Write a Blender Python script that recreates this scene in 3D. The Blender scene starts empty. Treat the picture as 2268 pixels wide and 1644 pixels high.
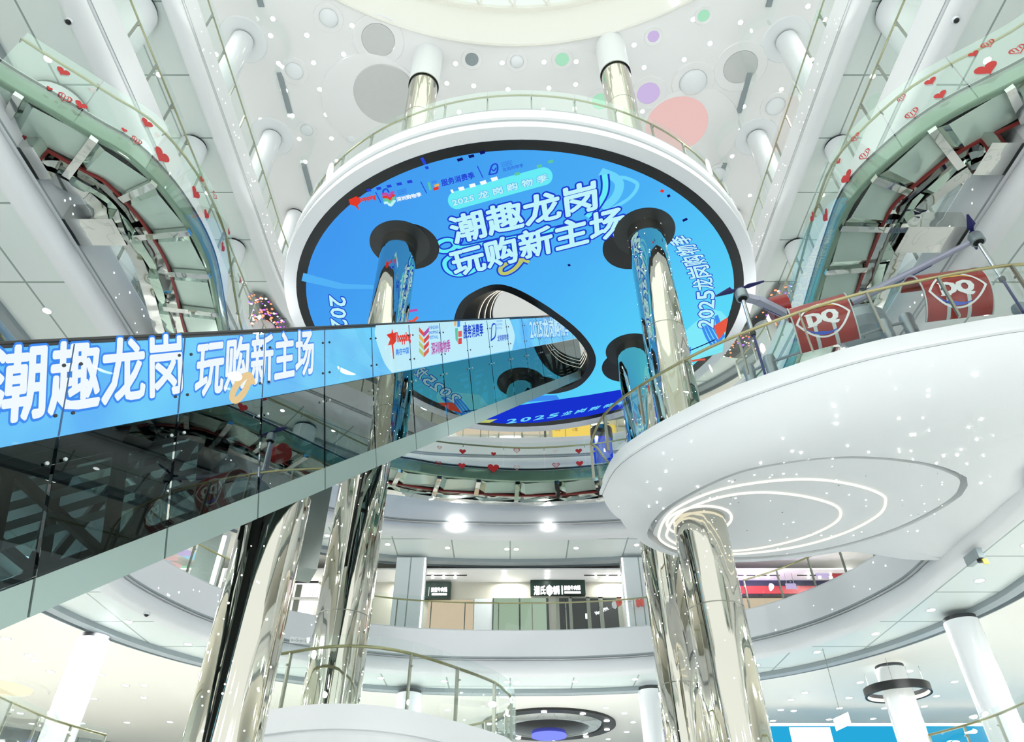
import bpy, bmesh, math, random
from mathutils import Vector, Matrix
R = random.Random(7)
SC = bpy.context.scene
C = SC.collection
PI = math.pi

# ------------------------------------------------------------------ camera, world, lights, exposure
F, TH, CX, CY, EYE = 1540.0, math.radians(39.0), 1130.0, 822.0, 1.6
cam = bpy.data.cameras.new('camera')
cam.sensor_width = 36.0
cam.lens = F / 2268 * 36.0
cam.shift_x = (1134 - CX) / 2268
cam.clip_end = 300
camo = bpy.data.objects.new('camera', cam)
camo.location = (0, 0, EYE)
camo.rotation_euler = (PI / 2 + TH, 0, 0)
C.objects.link(camo)
SC.camera = camo
SC.view_settings.view_transform = 'Standard'
SC.view_settings.look = 'None'
SC.view_settings.gamma = 1.0
SC.view_settings.exposure = 0.1
SC.view_settings.use_curve_mapping = False
SC.cycles.max_bounces = 14
SC.cycles.diffuse_bounces = 4
SC.cycles.glossy_bounces = 4
SC.cycles.transparent_max_bounces = 20
SC.cycles.use_adaptive_sampling = True
SC.cycles.adaptive_threshold = .02
SC.cycles.caustics_reflective = False
SC.cycles.caustics_refractive = False
w = bpy.data.worlds.new('daylight'); SC.world = w
w.use_nodes = True
bg = w.node_tree.nodes['Background']
bg.inputs[0].default_value = (0.93, 0.975, 0.97, 1)
bg.inputs[1].default_value = 1.25


def lamp(name, kind, loc, energy, color=(1, 1, 1), size=1.0, rot=(0, 0, 0), size_y=None, spot=None):
    l = bpy.data.lights.new(name, kind)
    l.energy = energy; l.color = color
    if kind == 'AREA':
        l.size = size
        if size_y:
            l.shape = 'RECTANGLE'; l.size_y = size_y
        else:
            l.shape = 'DISK'
    else:
        l.shadow_soft_size = size
    if kind == 'SPOT':
        l.spot_size = spot or 2.0; l.spot_blend = 0.8
    o = bpy.data.objects.new(name, l); o.location = loc; o.rotation_euler = rot
    C.objects.link(o)
    return o


for lx in (-13.6, 14.0):           # added fill lamps under the side gallery ceilings, level by level
    for lz, pw in ((9.2, 240), (14.2, 210), (19.2, 210), (24.2, 210), (32.0, 170)):
        for ly in (2, 7, 12, 17, 22, 27):
            lamp('gallery_light', 'AREA', (lx, ly, lz), pw, (1, .99, .96), 1.2)
for lx in (-21, 21):  # further added lamps, brightening the deep part of the lowest ceiling
    for ly in (12, 20, 28, 35):
        lamp('gallery_light', 'AREA', (lx, ly, 9.2), 260, (1, .98, .93), 1.2)
for lz, pw, ly in ((9.2, 150, 30.5), (13.7, 60, 29.5), (19.2, 120, 32), (24.2, 150, 33), (32.0, 200, 32)):  # added fill lamps under the back gallery ceilings
    for lx in (-9, -4.5, 0, 4.5, 9):
        lamp('gallery_light', 'AREA', (lx, ly, lz), pw, (1, .99, .96), 1.2)
lamp('skylight_daylight', 'AREA', (.2, -.6, 37.4), 1500, (.95, 1, .96), 27)
for ly in (-6, 1, 8, 15, 22):      # added unseen lamps under the lowest gallery, bouncing light off the ground floor
    for lx in (-12.4, 12.8):
        lamp('lowest_gallery_light', 'AREA', (lx, ly, 8.9), 320, (1, 1, 1), 1.0)
for lx in (-6, 0, 6):  # more added bounce lamps, at the back and behind the camera
    lamp('lowest_gallery_light', 'AREA', (lx, 28.5, 8.9), 420, (1, 1, 1), 1.0)
    lamp('lowest_gallery_light', 'AREA', (lx, -9, 8.9), 200, (1, 1, 1), 1.0)
for lx in (-7, 0, 7):               # added unseen fill lamps behind the camera, shining to the back
    lamp('front_gallery_floodlight', 'AREA', (lx, -7.5, 7.0), 160, (.97, .99, 1), .8, (PI * .53, 0, 0))
for src, dst, ang_ in (((-11.3, 12, 3.6), (4, 27, 9.8), .75), ((11.7, 18, 3.6), (-4, 27, 9.8), .75), ((-11.3, 17, 3.6), (11.5, 22, 9.8), .5), ((11.7, 18, 3.6), (-11, 21, 9.8), .6)):   # added fill spots at the lowest balcony edge, brightening the back
    o_ = lamp('lowest_balcony_floodlight', 'SPOT', src, 1500, (1, 1, 1), .25, spot=ang_)
    o_.rotation_euler = (Vector(dst) - Vector(src)).to_track_quat('-Z', 'Y').to_euler()
for lz in (8.4, 13.4, 18.4, 23.4):  # added fill lamps without fittings under the balcony edges, evening out the hall
    for ly in (4, 11, 18):
        for sg in (-1, 1):
            if (sg > 0 and lz < 9) or (13 < lz < 14 and ly < 18):
                continue
            lamp('balcony_floodlight', 'AREA', (.2 + sg * 10.2, ly, lz), 85, (1, .99, 1), .5, (0, sg * PI * .56, .25 * sg))

# ------------------------------------------------------------------ surveying: a pixel of the photograph -> a point in the hall
SN, CS = math.sin(TH), math.cos(TH)


def ray(px, py):
    x = (px - CX) / F; y = (CY - py) / F
    return Vector((x, CS - y * SN, SN + y * CS))


def at_z(px, py, z):
    d = ray(px, py)
    return d * ((z - EYE) / d.z) + Vector((0, 0, EYE))


def at_y(px, py, Y):
    d = ray(px, py)
    return d * (Y / d.y) + Vector((0, 0, EYE))


def plan(pts, z):
    return [tuple(at_z(x, y, z)[:2]) for x, y in pts]


# ------------------------------------------------------------------ mesh helpers
class MB:
    def __init__(s):
        s.v = []; s.f = []

    def add(s, vs, fs):
        b = len(s.v)
        s.v += [tuple(p) for p in vs]
        s.f += [tuple(i + b for i in f) for f in fs]
        return s

    def obox(s, o, a, b, c):
        o, a, b, c = map(Vector, (o, a, b, c))
        vs = [o, o + a, o + a + b, o + b, o + c, o + a + c, o + a + b + c, o + b + c]
        fs = [(0, 3, 2, 1), (4, 5, 6, 7), (0, 1, 5, 4), (1, 2, 6, 5), (2, 3, 7, 6), (3, 0, 4, 7)]
        if a.cross(b).dot(c) < 0:
            fs = [tuple(reversed(f)) for f in fs]
        return s.add(vs, fs)

    def box(s, x0, x1, y0, y1, z0, z1):
        return s.obox((x0, y0, z0), (x1 - x0, 0, 0), (0, y1 - y0, 0), (0, 0, z1 - z0))

    def bar(s, p, q, wd, ht, up=(0, 0, 1)):
        p, q = Vector(p), Vector(q)
        d = (q - p).normalized()
        sd = d.cross(Vector(up))
        sd = sd.normalized() if sd.length > 1e-6 else Vector((1, 0, 0))
        u = sd.cross(d)
        return s.obox(p - sd * wd / 2 - u * ht / 2, sd * wd, u * ht, q - p)

    def tube(s, pts, r, n=8, closed=False, cap=True):
        pts = [Vector(p) for p in pts]; m = len(pts)
        rs = r if isinstance(r, (list, tuple)) else [r] * m
        vs = []; prev = None
        for i, p in enumerate(pts):
            if closed:
                d = pts[(i + 1) % m] - pts[i - 1]
            else:
                d = pts[min(i + 1, m - 1)] - pts[max(i - 1, 0)]
            d.normalize()
            if prev is None:
                a = Vector((0, 0, 1)) if abs(d.z) < .9 else Vector((1, 0, 0))
            else:
                a = prev
            sd = d.cross(a).normalized(); u = sd.cross(d).normalized(); prev = u
            for k in range(n):
                t = 2 * PI * k / n
                vs.append(p + (sd * math.cos(t) + u * math.sin(t)) * rs[i])
        fs = []
        for i in range(m if closed else m - 1):
            j = (i + 1) % m
            for k in range(n):
                l = (k + 1) % n
                fs.append((i * n + k, i * n + l, j * n + l, j * n + k))
        if cap and not closed:
            fs.append(tuple(range(n - 1, -1, -1)))
            fs.append(tuple((m - 1) * n + k for k in range(n)))
        return s.add(vs, fs)

    def lathe(s, prof, c=(0, 0), n=48, a0=0, a1=2 * PI):
        full = abs(a1 - a0 - 2 * PI) < 1e-6
        m = n if full else n + 1
        vs = []
        for r, z in prof:
            for k in range(m):
                t = a0 + (a1 - a0) * k / n
                vs.append((c[0] + r * math.cos(t), c[1] + r * math.sin(t), z))
        fs = []
        for i in range(len(prof) - 1):
            for k in range(n):
                l = (k + 1) % m
                fs.append((i * m + k, i * m + l, (i + 1) * m + l, (i + 1) * m + k))
        return s.add(vs, fs)

    def sweep(s, path, prof, closed=False):
        """path: plan points; prof: (outward offset, z). outward = right-hand side of the walking direction."""
        path = [Vector((p[0], p[1])) for p in path]; m = len(path)
        vs = []
        for i in range(m):
            if closed:
                d = path[(i + 1) % m] - path[i - 1]
            else:
                d = path[min(i + 1, m - 1)] - path[max(i - 1, 0)]
            d.normalize()
            nrm = Vector((d.y, -d.x))
            for o, z in prof:
                q = path[i] + nrm * o
                vs.append((q.x, q.y, z))
        k = len(prof); fs = []
        for i in range(m if closed else m - 1):
            j = (i + 1) % m
            for a in range(k - 1):
                fs.append((i * k + a, i * k + a + 1, j * k + a + 1, j * k + a))
        return s.add(vs, fs)

    def fill(s, loops, z, up=True):
        bm = bmesh.new()
        for lp in loops:
            vs = [bm.verts.new((p[0], p[1], z)) for p in lp]
            for i in range(len(vs)):
                bm.edges.new((vs[i], vs[(i + 1) % len(vs)]))
        bmesh.ops.triangle_fill(bm, use_beauty=True, use_dissolve=False, edges=bm.edges[:], normal=(0, 0, 1 if up else -1))
        bm.verts.index_update()
        s.add([v.co[:] for v in bm.verts], [tuple(v.index for v in f.verts) for f in bm.faces])
        bm.free()
        return s

    def prism(s, poly, z0, z1):
        s.fill([poly], z0, False); s.fill([poly], z1, True)
        n = len(poly)
        return s.add([(p[0], p[1], z0) for p in poly] + [(p[0], p[1], z1) for p in poly],
                     [(i, (i + 1) % n, n + (i + 1) % n, n + i) for i in range(n)])

    def quad(s, a, b, c, d):
        return s.add([a, b, c, d], [(0, 1, 2, 3)])

    def ball(s, c, r, n=8, m=6, sz=1.0):
        return s.lathe_at(c, [(r * math.sin(PI * i / m), r * sz * math.cos(PI * i / m)) for i in range(m + 1)], n)

    def lathe_at(s, c, prof, n=16):
        b = MB(); b.lathe([(max(p[0], 1e-4), p[1] + c[2]) for p in prof], (c[0], c[1]), n)
        return s.add(b.v, b.f)


def obj(name, mb, mat, parent=None, smooth=0.6):
    me = bpy.data.meshes.new(name)
    off = parent_world(parent)
    me.from_pydata([(v[0] - off[0], v[1] - off[1], v[2] - off[2]) for v in mb.v], [], mb.f)
    me.validate()
    bm = bmesh.new(); bm.from_mesh(me)
    bmesh.ops.remove_doubles(bm, verts=bm.verts[:], dist=1e-5)
    bm.to_mesh(me); bm.free()
    me.materials.append(mat)
    if smooth:
        me.polygons.foreach_set('use_smooth', [True] * len(me.polygons))
        me.set_sharp_from_angle(angle=smooth)
    o = bpy.data.objects.new(name, me)
    C.objects.link(o)
    if parent:
        o.parent = parent
    return o


def parent_world(p):
    v = Vector((0, 0, 0))
    while p:
        v += p.location; p = p.parent
    return v


def thing(name, label, cat, loc=(0, 0, 0), group=None):
    o = bpy.data.objects.new(name, None); C.objects.link(o)
    o.empty_display_size = .2
    o.location = loc
    o['label'] = label; o['category'] = cat
    if group:
        o['group'] = group
    return o


def tag(o, label, cat, group=None):
    o['label'] = label; o['category'] = cat
    if group:
        o['group'] = group
    return o


def struct(name, mb, mat, smooth=0.6):
    o = obj(name, mb, mat, None, smooth); o['kind'] = 'structure'
    return o


def copy_tree(o, loc, label=None):
    c = o.copy(); C.objects.link(c); c.location = loc
    if label:
        c['label'] = label
    for ch in o.children:
        k = ch.copy(); C.objects.link(k); k.parent = c
        for g in ch.children:
            h = g.copy(); C.objects.link(h); h.parent = k
    return c


def catmull(pts, n=8, closed=False):
    P = [Vector(p) for p in pts]; m = len(P); out = []
    for i in range(m if closed else m - 1):
        p1 = P[i]; p2 = P[(i + 1) % m]
        p0 = P[i - 1] if (closed or i > 0) else p1 * 2 - p2
        p3 = P[(i + 2) % m] if (closed or i + 2 < m) else p2 * 2 - p1
        for k in range(n):
            t = k / n
            out.append(.5 * ((2 * p1) + (p2 - p0) * t + (2 * p0 - 5 * p1 + 4 * p2 - p3) * t * t + (3 * p1 - p0 - 3 * p2 + p3) * t ** 3))
    if not closed:
        out.append(P[-1])
    return out


def resample(pts, step):
    P = [Vector(p) for p in pts]
    L = [0]
    for i in range(1, len(P)):
        L.append(L[-1] + (P[i] - P[i - 1]).length)
    n = max(1, round(L[-1] / step)); out = []; j = 0
    for k in range(n + 1):
        t = L[-1] * k / n
        while j < len(L) - 2 and L[j + 1] < t:
            j += 1
        u = (t - L[j]) / max(L[j + 1] - L[j], 1e-9)
        out.append(P[j].lerp(P[j + 1], min(max(u, 0), 1)))
    return out


def offset(path, o, closed=False):
    b = MB().sweep(path, [(o, 0)], closed)
    return [Vector((v[0], v[1])) for v in b.v]


# ------------------------------------------------------------------ materials
def lin(c):
    return tuple(((x / 255) / 12.92 if x / 255 <= .04045 else ((x / 255 + .055) / 1.055) ** 2.4) for x in c) + (1,)


def nt(name):
    m = bpy.data.materials.new(name); m.use_nodes = True
    t = m.node_tree; t.nodes.clear()
    o = t.nodes.new('ShaderNodeOutputMaterial')
    return m, t, o


def pbr(name, rgb, rough=.5, metal=0.0, noise=.04, nscale=3.0, bump=0.0, bscale=(1, 1, 1), spec=.5):
    m, t, o = nt(name)
    p = t.nodes.new('ShaderNodeBsdfPrincipled')
    p.inputs['Roughness'].default_value = rough; p.inputs['Metallic'].default_value = metal
    p.inputs['Specular IOR Level'].default_value = spec
    tc = t.nodes.new('ShaderNodeTexCoord')
    c = lin(rgb)
    if noise:
        n = t.nodes.new('ShaderNodeTexNoise'); n.inputs['Scale'].default_value = nscale; n.inputs['Detail'].default_value = 3
        t.links.new(tc.outputs['Object'], n.inputs['Vector'])
        r = t.nodes.new('ShaderNodeMapRange')
        r.inputs[3].default_value = 1 - noise; r.inputs[4].default_value = 1 + noise * .3
        t.links.new(n.outputs['Fac'], r.inputs[0])
        x = t.nodes.new('ShaderNodeVectorMath'); x.operation = 'SCALE'
        x.inputs[0].default_value = c[:3]
        t.links.new(r.outputs[0], x.inputs['Scale'])
        t.links.new(x.outputs[0], p.inputs['Base Color'])
    else:
        p.inputs['Base Color'].default_value = c
    if bump:
        mp = t.nodes.new('ShaderNodeMapping'); mp.inputs['Scale'].default_value = bscale
        n2 = t.nodes.new('ShaderNodeTexNoise'); n2.inputs['Scale'].default_value = 1; n2.inputs['Detail'].default_value = 1.5
        t.links.new(tc.outputs['Object'], mp.inputs[0]); t.links.new(mp.outputs[0], n2.inputs['Vector'])
        b = t.nodes.new('ShaderNodeBump'); b.inputs['Strength'].default_value = bump; b.inputs['Distance'].default_value = .1
        t.links.new(n2.outputs['Fac'], b.inputs['Height']); t.links.new(b.outputs[0], p.inputs['Normal'])
    t.links.new(p.outputs[0], o.inputs[0])
    return m


def emit(name, rgb, s=1.0):
    m, t, o = nt(name)
    e = t.nodes.new('ShaderNodeEmission'); e.inputs[0].default_value = lin(rgb); e.inputs[1].default_value = s * (.933 if s < 1.5 else 1)
    t.links.new(e.outputs[0], o.inputs[0])
    return m


def glass(name, tint, refl=.55, base=.06, rough=0.0, tex=None):
    m, t, o = nt(name)
    a = t.nodes.new('ShaderNodeBsdfTransparent'); a.inputs[0].default_value = (*tint, 1)
    g = t.nodes.new('ShaderNodeBsdfGlossy'); g.inputs[0].default_value = (.9, .97, .95, 1); g.inputs['Roughness'].default_value = rough
    lw = t.nodes.new('ShaderNodeLayerWeight'); lw.inputs[0].default_value = .25
    r = t.nodes.new('ShaderNodeMapRange'); r.inputs[3].default_value = base; r.inputs[4].default_value = refl
    t.links.new(lw.outputs['Fresnel'], r.inputs[0])
    x = t.nodes.new('ShaderNodeMixShader')
    t.links.new(r.outputs[0], x.inputs[0]); t.links.new(a.outputs[0], x.inputs[1]); t.links.new(g.outputs[0], x.inputs[2])
    t.links.new(x.outputs[0], o.inputs[0])
    return m


def tiles(name, rgb, scale, rough=.35, gap=(150, 165, 160), off=.0):
    m, t, o = nt(name)
    p = t.nodes.new('ShaderNodeBsdfPrincipled'); p.inputs['Roughness'].default_value = rough
    tc = t.nodes.new('ShaderNodeTexCoord'); mp = t.nodes.new('ShaderNodeMapping'); mp.inputs['Scale'].default_value = scale
    b = t.nodes.new('ShaderNodeTexBrick'); b.inputs['Scale'].default_value = 1; b.offset = off
    b.inputs['Mortar Size'].default_value = .012; b.inputs['Brick Width'].default_value = 1; b.inputs['Row Height'].default_value = 1
    c = lin(rgb)
    b.inputs['Color1'].default_value = c; b.inputs['Color2'].default_value = (c[0] * .97, c[1] * .98, c[2] * .98, 1)
    b.inputs['Mortar'].default_value = lin(gap)
    t.links.new(tc.outputs['Object'], mp.inputs[0]); t.links.new(mp.outputs[0], b.inputs[0])
    t.links.new(b.outputs[0], p.inputs['Base Color']); t.links.new(p.outputs[0], o.inputs[0])
    return m


M = dict(
    white=pbr('white_plaster', (238, 240, 241), .45, noise=.02, nscale=.6),
    white2=pbr('white_gloss_panel', (236, 240, 242), .18, noise=.02, nscale=.4),
    ceil=pbr('ceiling_plaster', (240, 240, 240), .6, noise=.015, nscale=.5),
    cream=pbr('cream_ceiling', (240, 238, 230), .55, noise=.02, nscale=.4),
    soffit=tiles('soffit_panels', (232, 240, 237), (.42, .42, .42)),
    wallp=tiles('wall_panels', (226, 234, 236), (.45, .45, .45), rough=.7, off=.5),
    floor=tiles('floor_tiles', (226, 228, 226), (.8, .8, .8), rough=.2),
    slate=pbr('slate_line', (60, 90, 130), .5),
    shopwall=pbr('greige_shop_wall', (196, 194, 180), .6),
    groove=pbr('grey_groove', (176, 184, 186), .5),
    groove2=pbr('slate_groove', (104, 110, 116), .5),
    grey=pbr('grey_recess', (150, 160, 164), .5),
    dark=pbr('dark_gap', (38, 42, 46), .5),
    black=pbr('black_border', (16, 19, 21), .45, noise=.2),
    collar=pbr('charcoal_collar', (44, 48, 50), .4, noise=.15),
    mirror=pbr('mirror_cladding', (214, 211, 198), .035, 1.0, noise=.08, nscale=.7, bump=.38, bscale=(3.4, 3.4, .13)),
    boxg=pbr('grey_box_metal', (168, 176, 170), .22, .5, noise=.15, nscale=2),
    skirt=pbr('green_glass_skirt', (124, 150, 130), .12, .2, noise=.18, nscale=1.6),
    mirror2=pbr('mirror_sheet', (176, 196, 184), .05, 1.0, noise=.18, nscale=1.3, bump=.5, bscale=(.8, .8, .8)),
    mirrorw=pbr('bright_mirror_sheet', (222, 224, 220), .05, 1.0, noise=.1, nscale=1.5, bump=.6, bscale=(1.1, 1.1, 1.1)),
    panelg=pbr('green_grey_panel', (186, 206, 194), .16, .35, noise=.12, nscale=1.2, bump=.12, bscale=(.7, .7, .7)),
    gold=pbr('brass_handrail', (168, 160, 118), .3, .8, noise=.05),
    steel=pbr('steel_post', (150, 152, 140), .3, .85, noise=.05),
    chrome=pbr('chrome', (215, 218, 220), .12, 1.0, noise=.03),
    red=pbr('red_paint', (150, 28, 22), .3, noise=.12, nscale=2),
    darkred=pbr('dark_red_strip', (120, 30, 26), .4),
    navy=pbr('navy_blade', (36, 36, 104), .4),
    greym=pbr('grey_metal', (150, 162, 166), .35, .5, noise=.06),
    greyl=pbr('grey_plastic', (170, 172, 190), .35, .2, noise=.05),
    glass=glass('rail_glass', (.972, .993, .985), .20, .014),
    glassg=glass('green_edge_glass', (.955, .987, .97), .17, .02),
    glassd=glass('smoked_truss_glass', (.24, .33, .34), .36, .045),
    glassb=glass('led_cover_glass', (.985, .995, 1.0), .05, .004),
    lamp=emit('lamp_lens', (255, 255, 252), 9.0),
    star=emit('star_light', (255, 255, 255), 5.0),
    warm=emit('warm_led_strip', (255, 250, 232), 1.25),
    truss=pbr('dark_steel', (38, 46, 48), .5, .3),
    trussw=pbr('pale_steel', (190, 200, 198), .4, .3),
    sill=pbr('grey_green_sill', (150, 170, 164), .35, .3, noise=.08, nscale=.8),
    beige=emit('beige_window_display', (228, 208, 180), .85),
    signg=pbr('dark_green_sign', (26, 52, 44), .4),
    lit=emit('lit_letters', (255, 255, 255), 2.2),
    heart=pbr('red_heart_vinyl', (190, 36, 34), .5),
    pink=pbr('pale_pink_vinyl', (226, 190, 186), .5),
    bubble=pbr('grey_dome', (206, 208, 206), .5),
    rose=emit('rose_light_panel', (246, 204, 200), .9),
    mint=emit('mint_light_panel', (180, 240, 205), .9),
    lilac=emit('lilac_light_panel', (215, 195, 240), .9),
    skyglass=glass('frosted_sky_pane', (.74, .80, .74), .3, .03),
)

# ------------------------------------------------------------------ levels of the hall
Z2, ZA, ZB, ZC, ZD, ZR = 4.9, 10.5, 15.5, 20.5, 25.5, 32.2
HX = .2


def ring(W, y1, back, y0=-8):
    """left side (walking +y), back curve, right side (walking -y); outward is the left hand, so it is reversed for sweep"""
    r = [(W, y1)] + back
    right = catmull([(W, y0), (W, y1 - 6)] + r, 8)
    pts = [(HX + p.x, p.y) for p in right]
    left = [(HX - p.x, p.y) for p in right[:-1]]
    return [Vector(p) for p in pts] + [Vector(p) for p in reversed(left)]


RING = {
    'A': ring(11.0, 17.0, [(10.9, 19.6), (9.8, 22.4), (7.9, 24.5), (5.0, 25.9), (2.4, 26.4), (0, 26.5)]),
    'B': ring(10.6, 18.0, [(10.4, 20.3), (9.4, 22.5), (7.5, 24.2), (5.0, 25.2), (2.4, 25.55), (0, 25.65)]),
    'C': ring(10.55, 20.0, [(10.3, 22.6), (9.2, 25.2), (7.4, 27.0), (4.9, 28.1), (2.4, 28.45), (0, 28.55)]),
    'D': ring(10.5, 21.2, [(10.2, 23.6), (9.0, 26.0), (7.2, 27.7), (4.8, 28.8), (2.4, 29.2), (0, 29.3)]),
    '2': ring(12.2, 17.5, [(12.0, 20.3), (10.8, 23.0), (8.6, 25.2), (5.4, 26.6), (2.6, 27.1), (0, 27.2)]),
}
LEVEL = {'A': ZA, 'B': ZB, 'C': ZC, 'D': ZD, '2': Z2}
OUT = 27.0
n_trim = 0
for k in '2ABCD':
    z = LEVEL[k]; p = RING[k]; n_trim += 1
    # outward must be on the right of the walking direction: walking right side first (+y) then left side (-y) keeps the void on the left
    prof = [(.35, z), (0, z), (-.02, z - .05), (0, z - .1), (0, z - .98), (.05, z - 1.0), (.05, z - 1.05), (-.03, z - 1.07)]
    for i in range(9):
        a = PI / 2 - PI * i / 8 * 1.05
        prof.append((.16 - .20 * math.cos(a), z - 1.32 + .25 * math.sin(a)))
    prof += [(.30, z - 1.60), (.42, z - 1.60), (.44, z - 1.45)]
    struct('trim_%d' % n_trim, MB().sweep(p, prof), M['white'])
    struct('trim_line_%d' % n_trim, MB().sweep(p, [(-.004, z - .975), (-.006, z - .99), (.03, z - 1.03), (-.03, z - 1.06)]), M['groove'])
    struct('ceiling_%d' % n_trim, MB().sweep(p, [(.44, z - 1.45), (2.5, z - 1.45)]), M['soffit'], 0)
    struct('ceiling_step_%d' % n_trim, MB().sweep(p, [(2.5, z - 1.45), (2.5, z - 1.6), (2.85, z - 1.6), (2.85, z - 1.32), (3.3, z - 1.32), (3.3, z - 1.5), (3.34, z - 1.5), (3.34, z - 1.2)]), M['grey'])
    struct('ceiling_inner_%d' % n_trim, MB().sweep(p, [(3.34, z - 1.2), (5.5, z - 1.2), (20.0 if k == 'A' else 16.2, z - 1.2)]), M['cream'], 0)
    struct('floor_%d' % n_trim, MB().sweep(p, [(.35, z), (16.2, z)]), M['floor'], 0)

struct('floor', MB().box(-40, 40, -40, 45, -.3, 0), M['floor'], 0)
struct('wall_left', MB().box(-OUT - .3, -OUT, -4, 42, 0, ZR + .5), M['wallp'], 0)
struct('wall_right', MB().box(OUT, OUT + .3, -4, 42, 0, ZR + .5), M['wallp'], 0)
struct('wall_back', MB().box(-OUT, OUT, 41.7, 42, 0, ZR + .5), M['wallp'], 0)

# ------------------------------------------------------------------ ceiling with the round skylight
lip = (.2, -.6)     # centre of the round opening
RL = 15.5
circ = lambda r, c, n=96: [(c[0] + r * math.cos(2 * PI * i / n), c[1] + r * math.sin(2 * PI * i / n)) for i in range(n)]
struct('ceiling', MB().fill([[(-OUT, -18), (OUT, -18), (OUT, 42), (-OUT, 42)], circ(RL, lip)], ZR, False), M['ceil'], 0)
struct('ceiling_ring', MB().lathe([(RL, ZR), (RL - .02, ZR - .1), (RL - .08, ZR - .13), (RL - .16, ZR - .1), (RL - .34, ZR + .25), (RL - .52, ZR + .8), (RL - .6, ZR + 1.5), (RL - .62, ZR + 2.0)], lip, 128), M['cream'])
sk = thing('skylight', 'round glazed skylight with cream steel ribs above the white ceiling ring', 'skylight', (lip[0], lip[1], ZR + 2))
obj('ring_beam', MB().lathe([(14.95, ZR + 1.9), (14.7, ZR + 1.9), (14.7, ZR + 2.2), (14.95, ZR + 2.2)], lip, 128), M['cream'], sk)
obj('inner_ring_beam', MB().lathe([(13.2, ZR + 2.5), (12.9, ZR + 2.5), (12.9, ZR + 2.8), (13.2, ZR + 2.8), (13.2, ZR + 2.5)], lip, 128), M['cream'], sk)
for i in range(9):
    a = PI / 2 + (i - 4) * .105
    P = lambda r, z, b=a: (lip[0] + r * math.cos(b), lip[1] + r * math.sin(b), z)
    obj('rib', MB().bar(P(14.9, ZR + 2.05), P(12.5, ZR + 2.75), .12, .2).bar(P(14.8, ZR + 2.1), P(13.05, ZR + 2.65, a + .105), .07, .08), M['cream'], sk)
obj('pane', MB().lathe([(14.9, ZR + 2.25), (11, ZR + 3.4), (.1, ZR + 4.5)], lip, 96), M['skyglass'], sk)

# ------------------------------------------------------------------ railings
def railing(name, label, path, z, h=1.06, top=.14, below=.02, step=1.25, mat='glass', group=None, cat='railing', hook=False, r=.032, inset=0.0, offset_rail=.09):
    pts = resample(path, step)
    pts = [Vector((p[0], p[1], z)) for p in pts]
    t = thing(name, label, cat, pts[0][:], group)
    th = .012
    fine = resample(path, step / 4)
    nf = max(1, round((len(fine) - 1) / (len(pts) - 1)))
    fine = []
    tot = resample(path, step)
    nseg = len(pts) - 1
    raw = [Vector((p[0], p[1])) for p in path]
    LL = sum((b - a).length for a, b in zip(raw, raw[1:]))
    fine = resample(path, LL / (nseg * 4))
    for i in range(nseg):
        sub = [Vector((q[0], q[1])) for q in fine[i * 4:i * 4 + 5]]
        if len(sub) < 2:
            continue
        sub[0] = sub[0].lerp(sub[1], .03); sub[-1] = sub[-1].lerp(sub[-2], .03)
        obj('glass_panel', MB().sweep(sub, [(-th / 2, z - below), (-th / 2, z + h + top), (th / 2, z + h + top), (th / 2, z - below)]), M[mat], t)
    sd = offset_rail
    if len(pts) > 1:
        hp = []
        for i, p in enumerate(pts):
            d = (pts[min(i + 1, len(pts) - 1)] - pts[max(i - 1, 0)]).normalized(); n = Vector((d.y, -d.x, 0))
            hp.append(p + n * sd + Vector((0, 0, h)))
        obj('handrail', MB().tube([(q.x, q.y, z + h) for q in offset([Vector((f[0], f[1])) for f in fine], sd)], r, 8), M['gold'], t)
        for i, p in enumerate(pts):
            q = hp[i] - Vector((0, 0, h))
            d = (pts[min(i + 1, len(pts) - 1)] - pts[max(i - 1, 0)]).normalized(); n = Vector((d.y, -d.x, 0))
            if hook:
                hk = [p + Vector((0, 0, h - .12)), p + n * .03 + Vector((0, 0, h - .14)), q + n * .02 + Vector((0, 0, h - .12)), q + Vector((0, 0, h - .02))]
                obj('bracket', MB().tube(hk, .012, 6), M['steel'], t)
            else:
                b = MB().obox(q - d * .02 - n * .035, d * .04, n * .07, (0, 0, h - .02))
                b.bar(q + Vector((0, 0, h - .25)), p + Vector((0, 0, h - .25)), .03, .03)
                obj('post', b, M['steel'], t)
    return t


def sub_path(p, f):
    q = [v for v in p if f(v)]
    return q


def side(k, sgn, y0, y1):
    """the edge of ring k on one side, from y0 to y1"""
    p = [v for v in RING[k] if (v.x - HX) * sgn > 0 and y0 <= v.y <= y1]
    if sgn < 0:
        p = list(reversed(p))
        return p
    return p


def flip(p):
    return list(reversed(p))


# left edges must be walked with the floor on the right hand, i.e. towards -y
railing('railing', 'glass railing of the topmost balcony on the left, below the spotted ceiling', flip(side('D', -1, 2.0, 27)), ZD, group=None)
railing('railing', 'glass railing of the topmost balcony on the right, beside the spotted ceiling', side('D', 1, 2.0, 27), ZD)
railing('railing', 'glass railing on the second balcony from the top, left wall, passing behind the heart-decorated footbridge', flip(side('C', -1, 2.0, 24)), ZC)
railing('railing', 'glass railing on the second balcony from the top, right wall, passing behind the heart-decorated footbridge', side('C', 1, 2.0, 24), ZC)
railing('railing', 'glass railing on the back balcony in front of the yellow lit shop signs', [v for v in RING['C'] if abs(v.x - HX) < 6.5 and v.y > 20], ZC)
railing('railing', 'short glass railing on the left balcony edge, ending where the footbridge begins', flip(side('B', -1, 2.0, 7.0)), ZB)
railing('railing', 'glass railing on the left balcony edge, seen through the gap beside the footbridge', flip(side('B', -1, 9.3, 21)), ZB)
railing('railing', 'short glass railing on the right balcony edge, ending where the footbridge begins', side('B', 1, 2.0, 7.0), ZB)
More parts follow.
